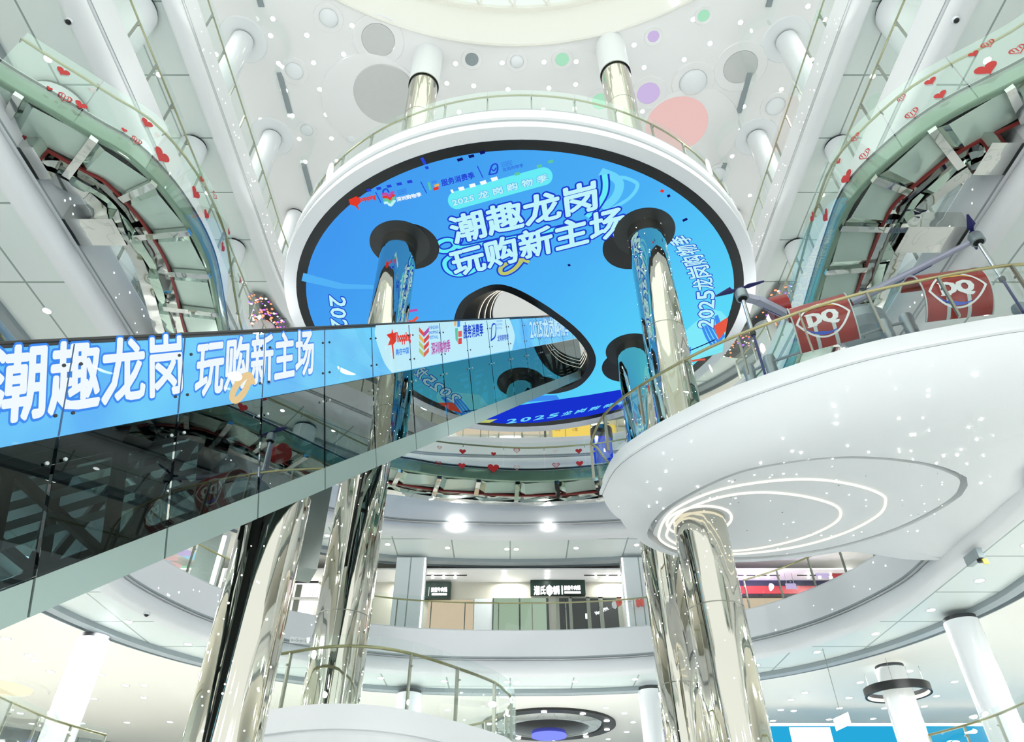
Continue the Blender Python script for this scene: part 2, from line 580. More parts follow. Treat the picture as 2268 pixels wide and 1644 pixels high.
railing('railing', 'glass railing on the right balcony edge behind the model drone', side('B', 1, 9.3, 21), ZB)
railing('railing', 'glass railing in front of the dark green shop sign and glass doors', [v for v in RING['A'] if abs(v.x - HX) < 7.2 and v.y > 20], ZA)
railing('railing', 'glass railing before the shop with the black and red front, lower right', side('A', 1, 6.0, 24.3), ZA)
railing('railing', 'glass railing under the escalator before the colourful ceiling panels, lower left', flip(side('A', -1, 6.0, 24.3)), ZA)
railing('railing', 'glass railing along the lowest balcony at the left bottom corner', flip(side('2', -1, 8, 22)), Z2)
railing('railing', 'glass railing along the lowest balcony at the right bottom corner', side('2', 1, 8, 22), Z2)


# ------------------------------------------------------------------ star lights set into the plaster edges (uncountable pinpoints)
def stars_on(name, mats, pts, parent=None, r=.022):
    b = MB()
    for p, n in pts:
        n = Vector(n).normalized(); a = n.orthogonal().normalized(); c = n.cross(a)
        rr = r * R.uniform(.6, 1.35)
        b.add([Vector(p) + n * .006 + (a * math.cos(2 * PI * k / 6) + c * math.sin(2 * PI * k / 6)) * rr for k in range(6)], [tuple(range(6))])
    o = obj(name, b, mats, parent, 0)
    o['kind'] = 'stuff'
    return o


def band_stars(k, sgn, y0, y1, dens, where):
    pts = []
    p = side(k, sgn, y0, y1)
    for a, b in zip(p, p[1:]):
        L = (b - a).length
        for _ in range(int(L * dens + R.random())):
            q = a.lerp(b, R.random()); d = (b - a).normalized()
            n = Vector((d.y, -d.x)) * (1 if sgn < 0 else -1)
            n = -Vector((d.y, -d.x)) if sgn > 0 else Vector((-d.y, d.x)) * (1 if (b - a).y < 0 else -1)
            if (Vector((HX, q.y)) - q).dot(n) < 0:
                n = -n
            pts.append(((q.x, q.y, LEVEL[k] - R.uniform(.15, .95)), (n.x, n.y, 0)))
    o = stars_on('star_lights', M['star'], pts)
    o['label'] = where; o['category'] = 'star lights'


band_stars('D', -1, 3, 24, 3.0, 'pinpoint white star lights on the topmost left balcony edge')
band_stars('D', 1, 3, 24, 3.0, 'pinpoint white star lights on the topmost right balcony edge')
band_stars('B', -1, 3, 20, 3.0, 'pinpoint white star lights on the left balcony edge by the curved footbridge')
band_stars('B', 1, 3, 20, 2.0, 'pinpoint white star lights on the right balcony edge by the curved footbridge')
band_stars('A', -1, 3, 25.5, 2.4, 'pinpoint white star lights on the lower left curved balcony edge')
band_stars('A', 1, 3, 25.5, 2.0, 'pinpoint white star lights on the lower right curved balcony edge')

# ------------------------------------------------------------------ columns
def white_column(x, y, z0, z1, r, label, group):
    t = thing('white_column', label, 'column', (x, y, z0), group)
    obj('shaft', MB().lathe([(r, z0), (r, z1 - .12)], (x, y), 40), M['white2'], t)
    obj('neck_ring', MB().lathe([(r - .03, z1 - .12), (r - .03, z1)], (x, y), 40), M['dark'], t)
    return t


for sx, nm in ((-1, 'left'), (1, 'right')):
    for i, y in enumerate((4.8, 9.7, 14.6, 19.4, 24.2)):
        x = HX + sx * 11.95
        nth = ('nearest', 'second', 'third', 'fourth', 'farthest')[i]
        if y > 6:
            white_column(x, y, ZD, ZR, .47, 'white round column on the topmost %s balcony, %s along the row' % (nm, nth), 'columns on the topmost balconies')
            obj_c = None
        big = .8 if i == 1 else .5
        if i > 0:
            white_column(HX + sx * (12.0 if i == 1 else 11.8), y, ZC, ZD - 1.45, big, 'white round column on the %s balcony below the topmost one, %s along the row' % (nm, nth), 'columns on the second balconies')
        if i in (1, 2, 3):
            white_column(HX + sx * (12.45 if i == 1 else 12.6), y + .45, ZB, ZC - 1.45, big, 'white round column on the %s balcony level with the footbridge, %s along the row' % (nm, nth), 'columns on the footbridge level')
    # smoke-glass collars and ceiling discs round the top columns
    for i, y in enumerate((9.7, 14.6, 19.4)):
        x = HX + sx * 11.95
        cd = obj('ceiling_disc', MB().lathe([(.05, ZR - .05), (1.0, ZR - .05), (1.05, ZR)], (x, y), 40), M['white2'])
        tag(cd, 'flat white disc on the ceiling round the %s top column on the %s' % (('near', 'middle', 'far')[i], nm), 'ceiling disc', 'ceiling discs round the top columns')
    gp = []
    for y0 in (9.7, 14.6, 19.4):
        pass
    path = []
    xw = HX + sx * 10.75
    for yc in (4.8, 9.7, 14.6, 19.4):
        path += [(xw, yc - 3.6), (xw, yc - 1.2)]
        for q in range(9):
            a = -PI / 2 + PI * q / 8
            path.append((xw - sx * .85 * math.cos(a), yc + 1.1 * math.sin(a)))
    path.append((xw, 24.0))
    t = thing('smoke_barrier', 'hanging glass smoke barrier curving round the top columns on the %s' % nm, 'glass barrier', (xw, 4, ZR))
    obj('glass_sheet', MB().sweep(path, [(0, ZR), (0, ZR - 1.0)]), M['glass'], t)
    for yc in (4.8, 9.7, 14.6, 19.4):
        obj('roller_blind_slot', MB().box(xw - .12, xw + .12, yc + 1.5, yc + 3.5, ZR - .06, ZR + .02), M['grey'], t, 0)

for px, py, nm in ((210, 1411, 'white round column under the curved balcony, lower left'), (2125, 1370, 'white round column under the curved balcony, lower right corner'),
                   (1440, 1525, 'short white column seen between the mirror columns and the blue lit shop'), (908, 1532, 'short white column seen through the round platform railing')):
    p = at_z(px, py, ZA - 1.62)
    white_column(p.x, p.y, 0, ZA - 1.605, .47, nm, None)


def mirror_column(x, y, r, z0, z1, label, ztop=None, dens=26, smax=14):
    t = thing('mirror_column', label, 'column', (x, y, z0))
    zj = list(range(int(z0) + 3, int(z1) - 1, 4))
    obj('shaft', MB().lathe([(r, z0), (r, z1)], (x, y), 64), M['mirror'], t)
    for zz in zj:
        obj('seam', MB().lathe([(r + .003, zz - .012), (r + .003, zz + .012)], (x, y), 64), M['steel'], t)
    if ztop:
        obj('plaster_head', MB().lathe([(r + .04, z1), (r + .04, ztop)], (x, y), 48), M['white'], t)
        obj('head_ring', MB().lathe([(r + .05, z1 - .05), (r + .05, z1 + .02)], (x, y), 48), M['steel'], t)
    pts = []
    for _ in range(int((min(z1, smax) - z0) * dens)):
        a = R.uniform(0, 2 * PI); zz = R.uniform(z0, min(z1, smax))
        pts.append(((x + r * math.cos(a), y + r * math.sin(a), zz), (math.cos(a), math.sin(a), 0)))
    stars_on('star_lights', M['star'], pts, t, .013)
    return t


C1 = (4.42, 14.86); C2 = (-3.68, 15.36); C3 = (4.77, 20.8); C0 = (-3.75, 10.1)
mirror_column(*C1, .60, 0, 29.6, 'mirror-clad column rising through the round white platform and the blue screen, on the right', ZR, 24, 22)
mirror_column(*C2, .60, 0, 29.6, 'mirror-clad column standing on the round lower platform behind the escalator, on the left', ZR, 24, 15)
mirror_column(*C3, .60, 0, 20.4, 'mirror-clad column farthest back on the right, partly hidden by the column through the platform', None, 24, 16)
mirror_column(*C0, .50, 0, 7.1, 'thick mirror-clad column under the escalator, lower left', None, 30, 7)

# ------------------------------------------------------------------ the round balcony with the blue screen underneath
ZS = 19.5
outer_px = [(650, 620), (658, 690), (672, 545), (700, 500), (780, 410), (900, 345), (1060, 310), (1200, 325), (1350, 375), (1500, 470), (1600, 580), (1637, 680), (1600, 780), (1500, 860), (1380, 915), (1180, 945), (1060, 935)]
SCX, SCY, SA, SB = .35, 18.78, 8.12, 7.34
def ell(da, db=None, n=128):
    db = da if db is None else db
    return [Vector((SCX + (SA + da) * math.cos(2 * PI * i / n), SCY + (SB + db) * math.sin(2 * PI * i / n))) for i in range(n)]


hole = catmull([(-2.0, 18.6), (-1.46, 17.7), (-.32, 17.22), (1.15, 18.13), (2.77, 19.85), (3.45, 21.47), (3.02, 22.95), (2.11, 23.57), (1.15, 23.57), (-.2, 22.9), (-1.5, 21.3), (-2.1, 19.8)], 8, True)
hc = Vector((.75, 20.4))
def shrink(lp, d):
    o = []
    n = len(lp)
    for i, p in enumerate(lp):
        t = (lp[(i + 1) % n] - lp[i - 1]).normalized(); nn = Vector((t.y, -t.x))
        if (hc - p).dot(nn) < 0:
            nn = -nn
        o.append(p + nn * d)
    return o


hole_in = shrink(hole, .30)
HA = Vector((3.0, 22.7))
funnel = lambda f: [HA + Vector(((p.x - HA.x) * (1 - .24 * f), (p.y - HA.y) * (1 - .12 * f))) for p in hole_in]
hole_up = funnel(1.0)
n_trim += 1
b = MB()
prof = [(.42, ZS), (.40, ZS + .30), (.36, ZS + .34), (.36, ZS + .40), (.46, ZS + .44), (.44, ZS + .86), (.38, ZS + .90), (.38, ZS + 1.0)]
le = ell(0)
for o, z in [(0, ZS)] + prof:
    pass
b.sweep(list(reversed(le)), [(-.0, ZS)] and [(-o, z) for o, z in [(0.0, ZS)] + prof] if False else [(0, 0)], True) if False else None
P = [(0.0, ZS)] + prof
vs = []; nn_ = len(le)
for i in range(nn_):
    t = (le[(i + 1) % nn_] - le[i - 1]).normalized(); nr = Vector((t.y, -t.x))
    for o, z in P:
        q = le[i] + nr * o; vs.append((q.x, q.y, z))
kk = len(P)
b.add(vs, [(i * kk + a, i * kk + a + 1, ((i + 1) % nn_) * kk + a + 1, ((i + 1) % nn_) * kk + a) for i in range(nn_) for a in range(kk - 1)])
struct('trim_%d' % n_trim, b, M['white'])
for o_, z0_, z1_ in ((.40, ZS + .31, ZS + .41), (.445, ZS + .85, ZS + .92)):
    n_trim += 1
    lp_ = ell(o_ - .01); k_ = len(lp_)
    struct('trim_%d' % n_trim, MB().add([(p.x, p.y, z0_) for p in lp_] + [(p.x, p.y, z1_) for p in lp_], [(i, (i + 1) % k_, k_ + (i + 1) % k_, k_ + i) for i in range(k_)]), M['groove'])
struct('floor_round_balcony', MB().fill([ell(.38), hole_up], ZS + 1.0), M['floor'], 0)

scr = thing('ceiling_screen', 'huge round blue video screen facing down under the white round balcony', 'screen', (SCX, SCY, ZS))
obj('border', MB().fill([ell(.0), ell(-.34)], ZS - .005, False).fill([hole, hole_in], ZS - .01, False), M['black'], scr, 0)
# display surface: bright blue on the near side, cyan at the far right
m, t, o = nt('screen_blue')
e = t.nodes.new('ShaderNodeEmission'); tc = t.nodes.new('ShaderNodeTexCoord'); sp = t.nodes.new('ShaderNodeSeparateXYZ')
mx = t.nodes.new('ShaderNodeMath'); mx.operation = 'MULTIPLY_ADD'; mx.inputs[1].default_value = .055; mx.inputs[2].default_value = .42
my = t.nodes.new('ShaderNodeMath'); my.operation = 'MULTIPLY_ADD'; my.inputs[1].default_value = .035
cr = t.nodes.new('ShaderNodeValToRGB')
cr.color_ramp.elements[0].color = lin((66, 154, 240)); cr.color_ramp.elements[1].color = lin((96, 226, 250))
n1 = cr.color_ramp.elements.new(.5); n1.color = lin((76, 178, 246))
nz = t.nodes.new('ShaderNodeTexNoise'); nz.inputs['Scale'].default_value = .25
ma = t.nodes.new('ShaderNodeMath'); ma.operation = 'MULTIPLY_ADD'; ma.inputs[1].default_value = .12
t.links.new(tc.outputs['Object'], sp.inputs[0]); t.links.new(tc.outputs['Object'], nz.inputs['Vector'])
t.links.new(sp.outputs[0], mx.inputs[0]); t.links.new(sp.outputs[1], my.inputs[0]); t.links.new(mx.outputs[0], my.inputs[2])
t.links.new(nz.outputs[0], ma.inputs[0]); t.links.new(my.outputs[0], ma.inputs[2])
t.links.new(ma.outputs[0], cr.inputs[0]); t.links.new(cr.outputs[0], e.inputs[0]); e.inputs[1].default_value = .933
t.links.new(e.outputs[0], o.inputs[0])
M['screen'] = m
obj('display', MB().fill([ell(-.34), hole], ZS - .006, False), M['screen'], scr, 0)
hw = MB().add([(p.x, p.y, ZS - .01) for p in hole_in] + [(p.x, p.y, ZS + 1.02) for p in hole_up], [(i, (i + 1) % len(hole_in), len(hole_in) + (i + 1) % len(hole_in), len(hole_in) + i) for i in range(len(hole_in))])
obj('opening_wall', hw, M['black'], scr)
for i, ff in enumerate((.52, .72, .90)):
    obj('light_line', MB().tube([(p.x, p.y, ZS + 1.02 * ff - .03) for p in funnel(ff + .015)], .016, 6, True), M['warm'], scr)
for i, (cc, dd) in enumerate(((C1, (-.32, .62)), (C2, (.30, .12)), (C3, (-.05, 1.0)))):
    obj('collar', MB().lathe([(.55, ZS - .03), (1.0, ZS - .03), (1.0, ZS - .008), (.55, ZS - .008)], cc if i else (C1[0] - .02, C1[1]), 64), M['collar'], scr)
    obj('collar_shadow_plate', MB().lathe([(.01, ZS - .018), (1.0, ZS - .018), (1.0, ZS - .008)], (cc[0] + dd[0], cc[1] + dd[1]), 64), M['black'], scr)  # second black plate overlapping each collar
rb = offset(list(reversed(ell(.36))), 0, True)
rl = list(reversed(ell(.34)))
rl = [p for p in rl]
# walk so that the floor is on the right-hand side (clockwise seen from above keeps the centre on the right)
near = [p for p in rl]
railing('railing', 'glass railing with brass handrail on the round balcony above the blue screen', near + [near[0]], ZS + 1.0, h=1.0, step=1.35)


# ------------------------------------------------------------------ lettering
_fc = {}
def glyphs(body, off):
    k = (body, off)
    if k in _fc:
        return _fc[k]
    cu = bpy.data.curves.new('lettering', 'FONT'); cu.body = body; cu.offset = off; cu.resolution_u = 2
    o = bpy.data.objects.new('lettering', cu); C.objects.link(o)
    bpy.context.view_layer.update()
    me = bpy.data.meshes.new_from_object(o.evaluated_get(bpy.context.evaluated_depsgraph_get()))
    vs = [(v.co.x, v.co.y) for v in me.vertices]; fs = [tuple(p.vertices) for p in me.polygons]
    bpy.data.objects.remove(o); bpy.data.curves.remove(cu); bpy.data.meshes.remove(me)
    _fc[k] = (vs, fs)
    return vs, fs


def text_on(body, BL, BR, TL, mat, name, parent, bold=.02, lift=(0, 0, 0), outline=None, om=None, olift=(0, 0, 0)):
    """set the words so that the box of the plain letters fills the parallelogram BL-BR-TL (points in the hall)"""
    v0, _ = glyphs(body, 0.0)
    x0, x1 = min(p[0] for p in v0), max(p[0] for p in v0); y0, y1 = min(p[1] for p in v0), max(p[1] for p in v0)
    BL, BR, TL = Vector(BL), Vector(BR), Vector(TL)
    def put(off, lf):
        vs, fs = glyphs(body, 0.0)
        b = MB()
        k = 0 if off <= .012 else (8 if off < .05 else 14)
        sh = [(0, 0)] + [(off * math.cos(2 * PI * i / k), off * math.sin(2 * PI * i / k)) for i in range(k)]
        for sx, sy in sh:
            b.add([BL + (BR - BL) * ((p[0] + sx - x0) / (x1 - x0)) + (TL - BL) * ((p[1] + sy - y0) / (y1 - y0)) + Vector(lf) for p in vs], fs)
        return b
    if outline:
        obj('lettering_outline', put(outline, olift), om, parent, 0)
    return obj(name, put(bold, lift), mat, parent, 0)


E_ = lambda n, c, s=1.0: emit(n, c, s)
M.update(tx=E_('screen_pale_letter', (190, 244, 250)), txo=E_('screen_deep_blue', (30, 62, 205)), txb=E_('screen_blue_ink', (40, 70, 215)), cy=E_('screen_cyan', (104, 236, 245)),
         ye=E_('screen_olive_yellow', (188, 200, 110)), rd=E_('screen_red', (226, 60, 44)), dbl=E_('screen_royal_blue', (24, 50, 205)), wh=E_('screen_white', (245, 252, 255)),
         sw=E_('screen_swirl', (110, 214, 252)), teal=E_('screen_teal', (96, 200, 160)), orange=E_('screen_orange', (240, 180, 80)), navyb=E_('screen_navy', (16, 20, 100)),
         cyl=E_('screen_light_cloud', (128, 234, 250)), faint=E_('screen_faint_cloud', (84, 178, 246)), lled=E_('led_light_blue', (196, 240, 252)), led=E_('led_blue', (92, 190, 238)), coral=E_('screen_coral', (232, 92, 70)), purple=E_('screen_purple', (190, 80, 170)), midb=E_('screen_mid_blue', (64, 140, 240)))
S = lambda px, py: at_z(px, py, ZS)
L1, L2_, L3, L4 = (0, 0, -.012), (0, 0, -.018), (0, 0, -.024), (0, 0, -.03)


def s_poly(pts, mat, name, lift=-.012):
    q = [S(*p) for p in pts]
    return obj(name, MB().fill([[(p.x, p.y) for p in q]], ZS + lift, False), M[mat], scr, 0)


def s_stroke(pts, wd, mat, name, lift=-.014, sm=6):
    q = [S(*p) for p in pts]; q = catmull([(p.x, p.y) for p in q], sm)
    b = MB(); vs = []
    for i, p in enumerate(q):
        d = (q[min(i + 1, len(q) - 1)] - q[max(i - 1, 0)]).normalized(); n = Vector((d.y, -d.x))
        vs += [(p.x + n.x * wd / 2, p.y + n.y * wd / 2, ZS + lift), (p.x - n.x * wd / 2, p.y - n.y * wd / 2, ZS + lift)]
    b.add(vs, [(2 * i, 2 * i + 1, 2 * i + 3, 2 * i + 2) for i in range(len(q) - 1)])
    return obj(name, b, M[mat], scr, 0)


# ribbons behind the title
def ribbon(pts, wd, mat='cy'):
    s_stroke(pts, wd + .12, 'txo', 'ribbon_outline', -.0125)
    s_stroke(pts, wd, mat, 'ribbon', -.0135)


ribbon([(1339, 386), (1341, 410), (1337, 432), (1320, 460), (1300, 480)], .17)
ribbon([(1020, 518), (1016, 535), (1000, 553), (978, 556), (966, 545), (980, 533), (1000, 532), (1020, 548), (1080, 538), (1180, 518), (1300, 492)], .15)
ribbon([(1000, 565), (985, 580), (990, 598), (1010, 608), (1035, 605), (1058, 592), (1060, 572), (1045, 565)], .15)
ribbon([(1172, 580), (1155, 575), (1130, 580), (1110, 592), (1110, 604), (1122, 605), (1140, 595), (1155, 578)], .15, 'ye')
text_on('潮趣龙岗', S(1008, 540), S(1322, 462), S(992, 482), M['tx'], 'lettering', scr, .03, L3, .075, M['txo'], L2_)
text_on('玩购新主场', S(1010, 612), S(1382, 518), S(994, 556), M['tx'], 'lettering', scr, .03, L3, .075, M['txo'], L2_)
# pill with the season line
pill = []
a0, a1 = Vector((1012, 443)), Vector((1204, 390))
dv = (a1 - a0).normalized(); nv = Vector((-dv.y, dv.x))
for c_, s0 in ((a1, -1), (a0, 1)):
    for q in range(13):
        a = -PI / 2 + PI * q / 12
        pill.append(c_ + nv * 20 * math.sin(a) * (1 if s0 < 0 else -1) + dv * 20 * math.cos(a) * (-s0))
s_poly([tuple(p) for p in pill], 'cy', 'pill_panel', -.011)
text_on('2025 龙 岗 购 物 季', S(1004, 456), S(1214, 400), S(1000, 441), M['tx'], 'lettering', scr, .03, L3, .06, M['midb'], L2_)
text_on('服务消费季', S(980, 412), S(1052, 394), S(976, 398), M['txb'], 'lettering', scr, .03, L2_)
text_on('龙岗购物季', S(1114, 380), S(1160, 369), S(1112, 372), M['txb'], 'lettering', scr, .01, L2_)
for i, wd in enumerate(('LONGGANG', 'SHOPPING', 'FESTIVAL')):
    text_on(wd, S(1110 + i, 362 + i * 4.2), S(1134 + i, 356 + i * 4.2), S(1109.5 + i, 359.5 + i * 4.2), M['txb'], 'lettering', scr, 0, L2_)
    text_on(('SHENZHEN', 'SHOPPING', 'FESTIVAL')[i], S(880 + i, 424 + i * 4), S(900 + i, 419 + i * 4), S(879.5 + i, 421.5 + i * 4), M['txb'], 'lettering', scr, 0, L2_)
text_on('深圳购物季', S(880, 446), S(934, 434), S(877, 437), M['wh'], 'lettering', scr, .03, L2_)
text_on('hopping', S(797, 449), S(833, 442), S(795, 436), M['rd'], 'lettering', scr, .05, L2_)
s_poly([(772, 442), (790, 434), (800, 446), (792, 455), (797, 466), (786, 456), (776, 453)], 'rd', 'logo_brush_stroke')
for i in range(4):
    y = 430 + i * 6.5
    s_stroke([(846 + i * 1.5, y), (856 + i, y - 1), (862 + i, y + 5), (869 + i, y - 4), (873 + i, y - 3)], .1, ('purple', 'rd', 'teal', 'tx')[i], 'logo_chevron', -.014, 4)
s_stroke([(849, 430), (849, 422), (856, 418), (862, 426)], .05, 'txb', 'logo_bag_handle')
for pts, mt in (([(947, 404), (952, 403), (956, 420), (951, 421)], 'teal'), ([(955, 401), (966, 398), (968, 404), (957, 407)], 'midb'), ([(959, 416), (971, 412), (972, 419), (960, 422)], 'rd'), ([(962, 409), (972, 406), (973, 411), (963, 414)], 'orange')):
    s_poly(pts, mt, 'logo_block')
s_stroke([(1083, 387), (1090, 366), (1101, 364), (1100, 382), (1084, 386)], .05, 'txb', 'logo_bag', -.014, 4)
s_stroke([(1089, 374), (1094, 378), (1099, 371)], .04, 'txb', 'logo_smile', -.014, 4)
for x in ((832, 425, 844, 449), (932, 402, 945, 428), (1057, 367, 1070, 394)):
    s_stroke([(x[0], x[1]), (x[2], x[3])], .03, 'txb', 'divider_line', -.012, 2)
# broken pixel blocks
for pts, mt in (([(812, 422), (822, 420)], 'txb'), ([(834, 418), (844, 416)], 'txb'), ([(857, 413), (867, 411)], 'txb'), ([(879, 408), (890, 406)], 'txb'), ([(902, 403), (913, 401)], 'txb'),
                ([(1013, 355), (1025, 351)], 'navyb'), ([(1038, 347), (1050, 344)], 'navyb'), ([(1063, 339), (1074, 336)], 'navyb'), ([(934, 349), (942, 364)], 'txb'), ([(944, 368), (947, 374)], 'txb'),
                ([(1016, 419), (1028, 416)], 'wh'), ([(1040, 412), (1053, 409)], 'wh'), ([(1064, 406), (1077, 402)], 'wh'), ([(1088, 398), (1102, 394)], 'wh'), ([(999, 424), (1004, 422.5)], 'wh'),
                ([(1189, 369), (1200, 366)], 'teal'), ([(1214, 359), (1225, 356)], 'teal'), ([(1140, 386), (1151, 383)], 'teal'), ([(1478, 435), (1484, 432)], 'navyb'), ([(1512, 489), (1522, 484)], 'navyb'), ([(1463, 421), (1470, 424)], 'rd'), ([(1258, 588), (1263, 586)], 'navyb')):
    s_stroke(pts, .13 if mt == 'wh' else .1, mt, 'pixel_block', -.012, 2)
# wave swirls, clouds and the city at the far side
s_stroke([(1330, 380), (1360, 392), (1372, 410), (1362, 438), (1335, 462)], .28, 'sw', 'swirl', -.009)
s_stroke([(1372, 392), (1392, 396), (1412, 410), (1392, 440), (1340, 470)], .12, 'sw', 'swirl', -.009)
s_poly([(672, 604), (700, 612), (760, 628), (838, 632), (830, 640), (750, 640), (668, 622)], 'faint', 'cloud_streak', -.009)
s_poly([(1506, 745), (1530, 722), (1556, 700), (1575, 684), (1598, 690), (1612, 706), (1600, 780), (1530, 800)], 'cyl', 'cloud', -.008)
for k in range(4):
    s_stroke([(1556 + k * 6, 724 - k * 3), (1566 + k * 8, 748 - k * 2), (1576 + k * 8, 764 - k * 2)], .1, 'midb', 'building_stripe', -.011, 4)
s_poly([(1582, 700), (1590, 697), (1606, 745), (1592, 758)], 'midb', 'building', -.0105)
s_poly([(1580, 722), (1612, 702), (1608, 732), (1592, 752)], 'coral', 'building', -.0115)
s_stroke([(1528, 776), (1555, 765), (1584, 752)], .06, 'navyb', 'bridge_line', -.012, 2)
s_poly([(1522, 772), (1530, 768), (1530, 784)], 'midb', 'building', -.011)
s_stroke([(1530, 800), (1545, 797), (1562, 796)], .12, 'coral', 'boat', -.012, 3)
s_stroke([(898, 690), (925, 686)], .12, 'purple', 'flying_toy', -.012, 2)
s_stroke([(900, 706), (912, 712), (925, 702)], .12, 'coral', 'flying_toy', -.012, 3)
# dark blue foot of the picture with the season line
s_poly([(1068, 932), (1100, 905), (1180, 893), (1290, 877), (1380, 862), (1440, 850), (1446, 872), (1390, 902), (1300, 922), (1190, 936), (1110, 938)], 'dbl', 'dark_blue_band', -.0095)
s_poly([(1155, 891), (1185, 877), (1232, 875), (1240, 885)], 'midb', 'fort_wall', -.0115)
s_poly([(1060, 936), (1072, 930), (1102, 928), (1085, 936)], 'ye', 'grass_patch', -.0115)
for i, ch in enumerate('2025龙岗购物季'):
    x = 1122 + i * 30; y = 938 - i * 3.2 - (i * i) * .22
    text_on(ch, S(x, y), S(x + 21, y - 3 - i * .4), S(x + 3 + i, y - 9), M['sw'], 'lettering', scr, .03, L2_)
# season line along the right rim, letters lying on their sides
base = catmull([(1579, 726), (1581, 675), (1582, 650), (1577, 616), (1566, 582), (1547, 551), (1519, 517)], 10)
topl = catmull([(1546, 726), (1547, 675), (1539, 648), (1528, 617), (1516, 588), (1498, 555), (1475, 527)], 10)
B_ = resample(base, 1.0); T_ = resample(topl, 1.0)
g = lambda P_, f: P_[min(int(f * (len(P_) - 1)), len(P_) - 1)]
cuts = [0, .095, .19, .285, .38, .51, .64, .76, .885, 1.0]
for i, ch in enumerate('2025龙岗购物季'):
    f0, f1 = cuts[i] + .008, cuts[i + 1] - .008
    text_on(ch, S(*g(B_, f0)), S(*g(B_, f1)), S(*g(T_, f0)), M['tx'], 'lettering', scr, .02, L3, .06, M['txo'], L2_)
base = [(730, 652), (732, 678), (733, 703), (737, 728), (742, 753)]
topl = [(765, 657), (766, 682), (768, 706), (771, 730), (775, 755)]
for i, ch in enumerate('2025'):
    p, q, u = base[i], base[i + 1], topl[i]
    text_on(ch, S(p[0], p[1] + 2), S(q[0], q[1] - 2), S(u[0], u[1] + 2), M['tx'], 'lettering', scr, .02, L3, .06, M['txo'], L2_)

# ------------------------------------------------------------------ round white platform on the right (third storey)
ZP = 10.45
nearp = plan([(1334, 1062), (1362, 1006), (1420, 960), (1500, 915), (1610, 862), (1764, 806), (1913, 761), (2090, 724), (2268, 695)], ZP)
farp = plan([(1333, 1104), (1350, 1145), (1385, 1184), (1420, 1209), (1500, 1234), (1600, 1243), (1750, 1238), (1880, 1222)], 9.3)
farp = [(p[0] - .0, p[1] + .12) for p in farp]
outl = catmull([(11.6, 17.3), (9.6, 17.2)] + list(reversed(farp[1:])) + nearp + [(nearp[-1][0] + 1.2, nearp[-1][1] - .05), (12.0, nearp[-1][1] + .1)], 6)
outl = resample(outl, .3)
prof = [(0, ZP), (-.0, ZP - .02), (.02, ZP - .3), (.02, ZP - .33), (.10, ZP - .34), (.10, ZP - .42), (.03, ZP - .43)]
zu = 9.1
n_trim += 1
struct('trim_%d' % n_trim, MB().sweep(outl, [(o, z) for o, z in prof]), M['white'], .5)
struct('trim_line_platform', MB().sweep(outl, [(.015, ZP - .325), (.085, ZP - .345), (.085, ZP - .415), (.028, ZP - .432)]), M['groove2'])
inner = offset(outl, .03)
e0 = catmull(plan([(1434, 1178), (1475, 1125), (1607, 1055), (1738, 1024), (1891, 1011), (2045, 1024), (2132, 1052), (2144, 1075), (2112, 1112), (2001, 1170), (1869, 1212), (1738, 1234), (1615, 1240), (1497, 1226), (1445, 1198)], zu), 6, True)
e1 = catmull(plan([(1460, 1182), (1488, 1134), (1580, 1090), (1694, 1068), (1804, 1063), (1891, 1075), (1948, 1094), (1962, 1112), (1944, 1143), (1869, 1182), (1760, 1213), (1629, 1228), (1519, 1221), (1471, 1204)], zu), 6, True)
e2 = catmull(plan([(1477, 1182), (1506, 1138), (1585, 1105), (1672, 1092), (1760, 1097), (1834, 1114), (1862, 1134), (1848, 1160), (1782, 1191), (1694, 1213), (1607, 1222), (1528, 1215), (1488, 1200)], zu), 6, True)
pc = Vector((6.5, 14.3))
ang = lambda p: math.atan2(p.y - pc.y, p.x - pc.x)
e0a = sorted(e0, key=ang)
def e_at(a):
    for i in range(len(e0a)):
        a0, a1 = ang(e0a[i - 1]), ang(e0a[i])
        if i == 0:
            a0 -= 2 * PI
        for aa in (a, a - 2 * PI):
            if a0 <= aa <= a1:
                f = (aa - a0) / max(a1 - a0, 1e-6)
                return e0a[i - 1].lerp(e0a[i], f)
    return e0a[-1]
ns = 9; vs = []
nr_ = len(inner)
loop_ = inner + [Vector((11.42, inner[-1].y + .05 + (inner[0].y - inner[-1].y - .1) * k / 12)) for k in range(13)] + [inner[0]]
for ip, p in enumerate(loop_):
    q = e_at(ang(p)); gap_ = (p - q).length
    for k in range(ns + 1):
        f = k / ns
        u = 1 - (1 - f) ** 2.4
        w_ = min(1, .45 / max(gap_, .45)) 
        v = p.lerp(q, f ** 1.35)
        ze = ZP - .43
        if p.y > 13:
            sm = min(max((p.x - 8.2) / 2.4, 0), 1); ze += (zu + .12 - ze) * sm * sm * (3 - 2 * sm)
        vs.append((v.x, v.y, ze + (zu - ze) * u))
b = MB().add(vs, [(i * (ns + 1) + k, i * (ns + 1) + k + 1, (i + 1) * (ns + 1) + k + 1, (i + 1) * (ns + 1) + k) for i in range(len(loop_) - 1) for k in range(ns)])
struct('ceiling_round_platform', b, M['white'], 1.2)
eb = MB()
n = len(e0)
ei = e0
sc_ = lambda f: [(p.x + (6.6 - p.x) * f, p.y + (14.4 - p.y) * f) for p in e0]
vs = []
for f, dz in ((0, 0), (.004, .26), (.040, .26), (.046, .02)):
    vs += [(x, y, zu + dz) for x, y in sc_(f)]
eb.add(vs, [(i + a * n, (i + 1) % n + a * n, (i + 1) % n + (a + 1) * n, i + (a + 1) * n) for i in range(n) for a in range(3)])
eb.fill([sc_(.046)], zu + .02, False)
struct('ceiling_oval_recess', eb, M['white'], .5)
struct('floor_round_platform', MB().fill([[(p.x, p.y) for p in outl]], ZP), M['floor'], 0)


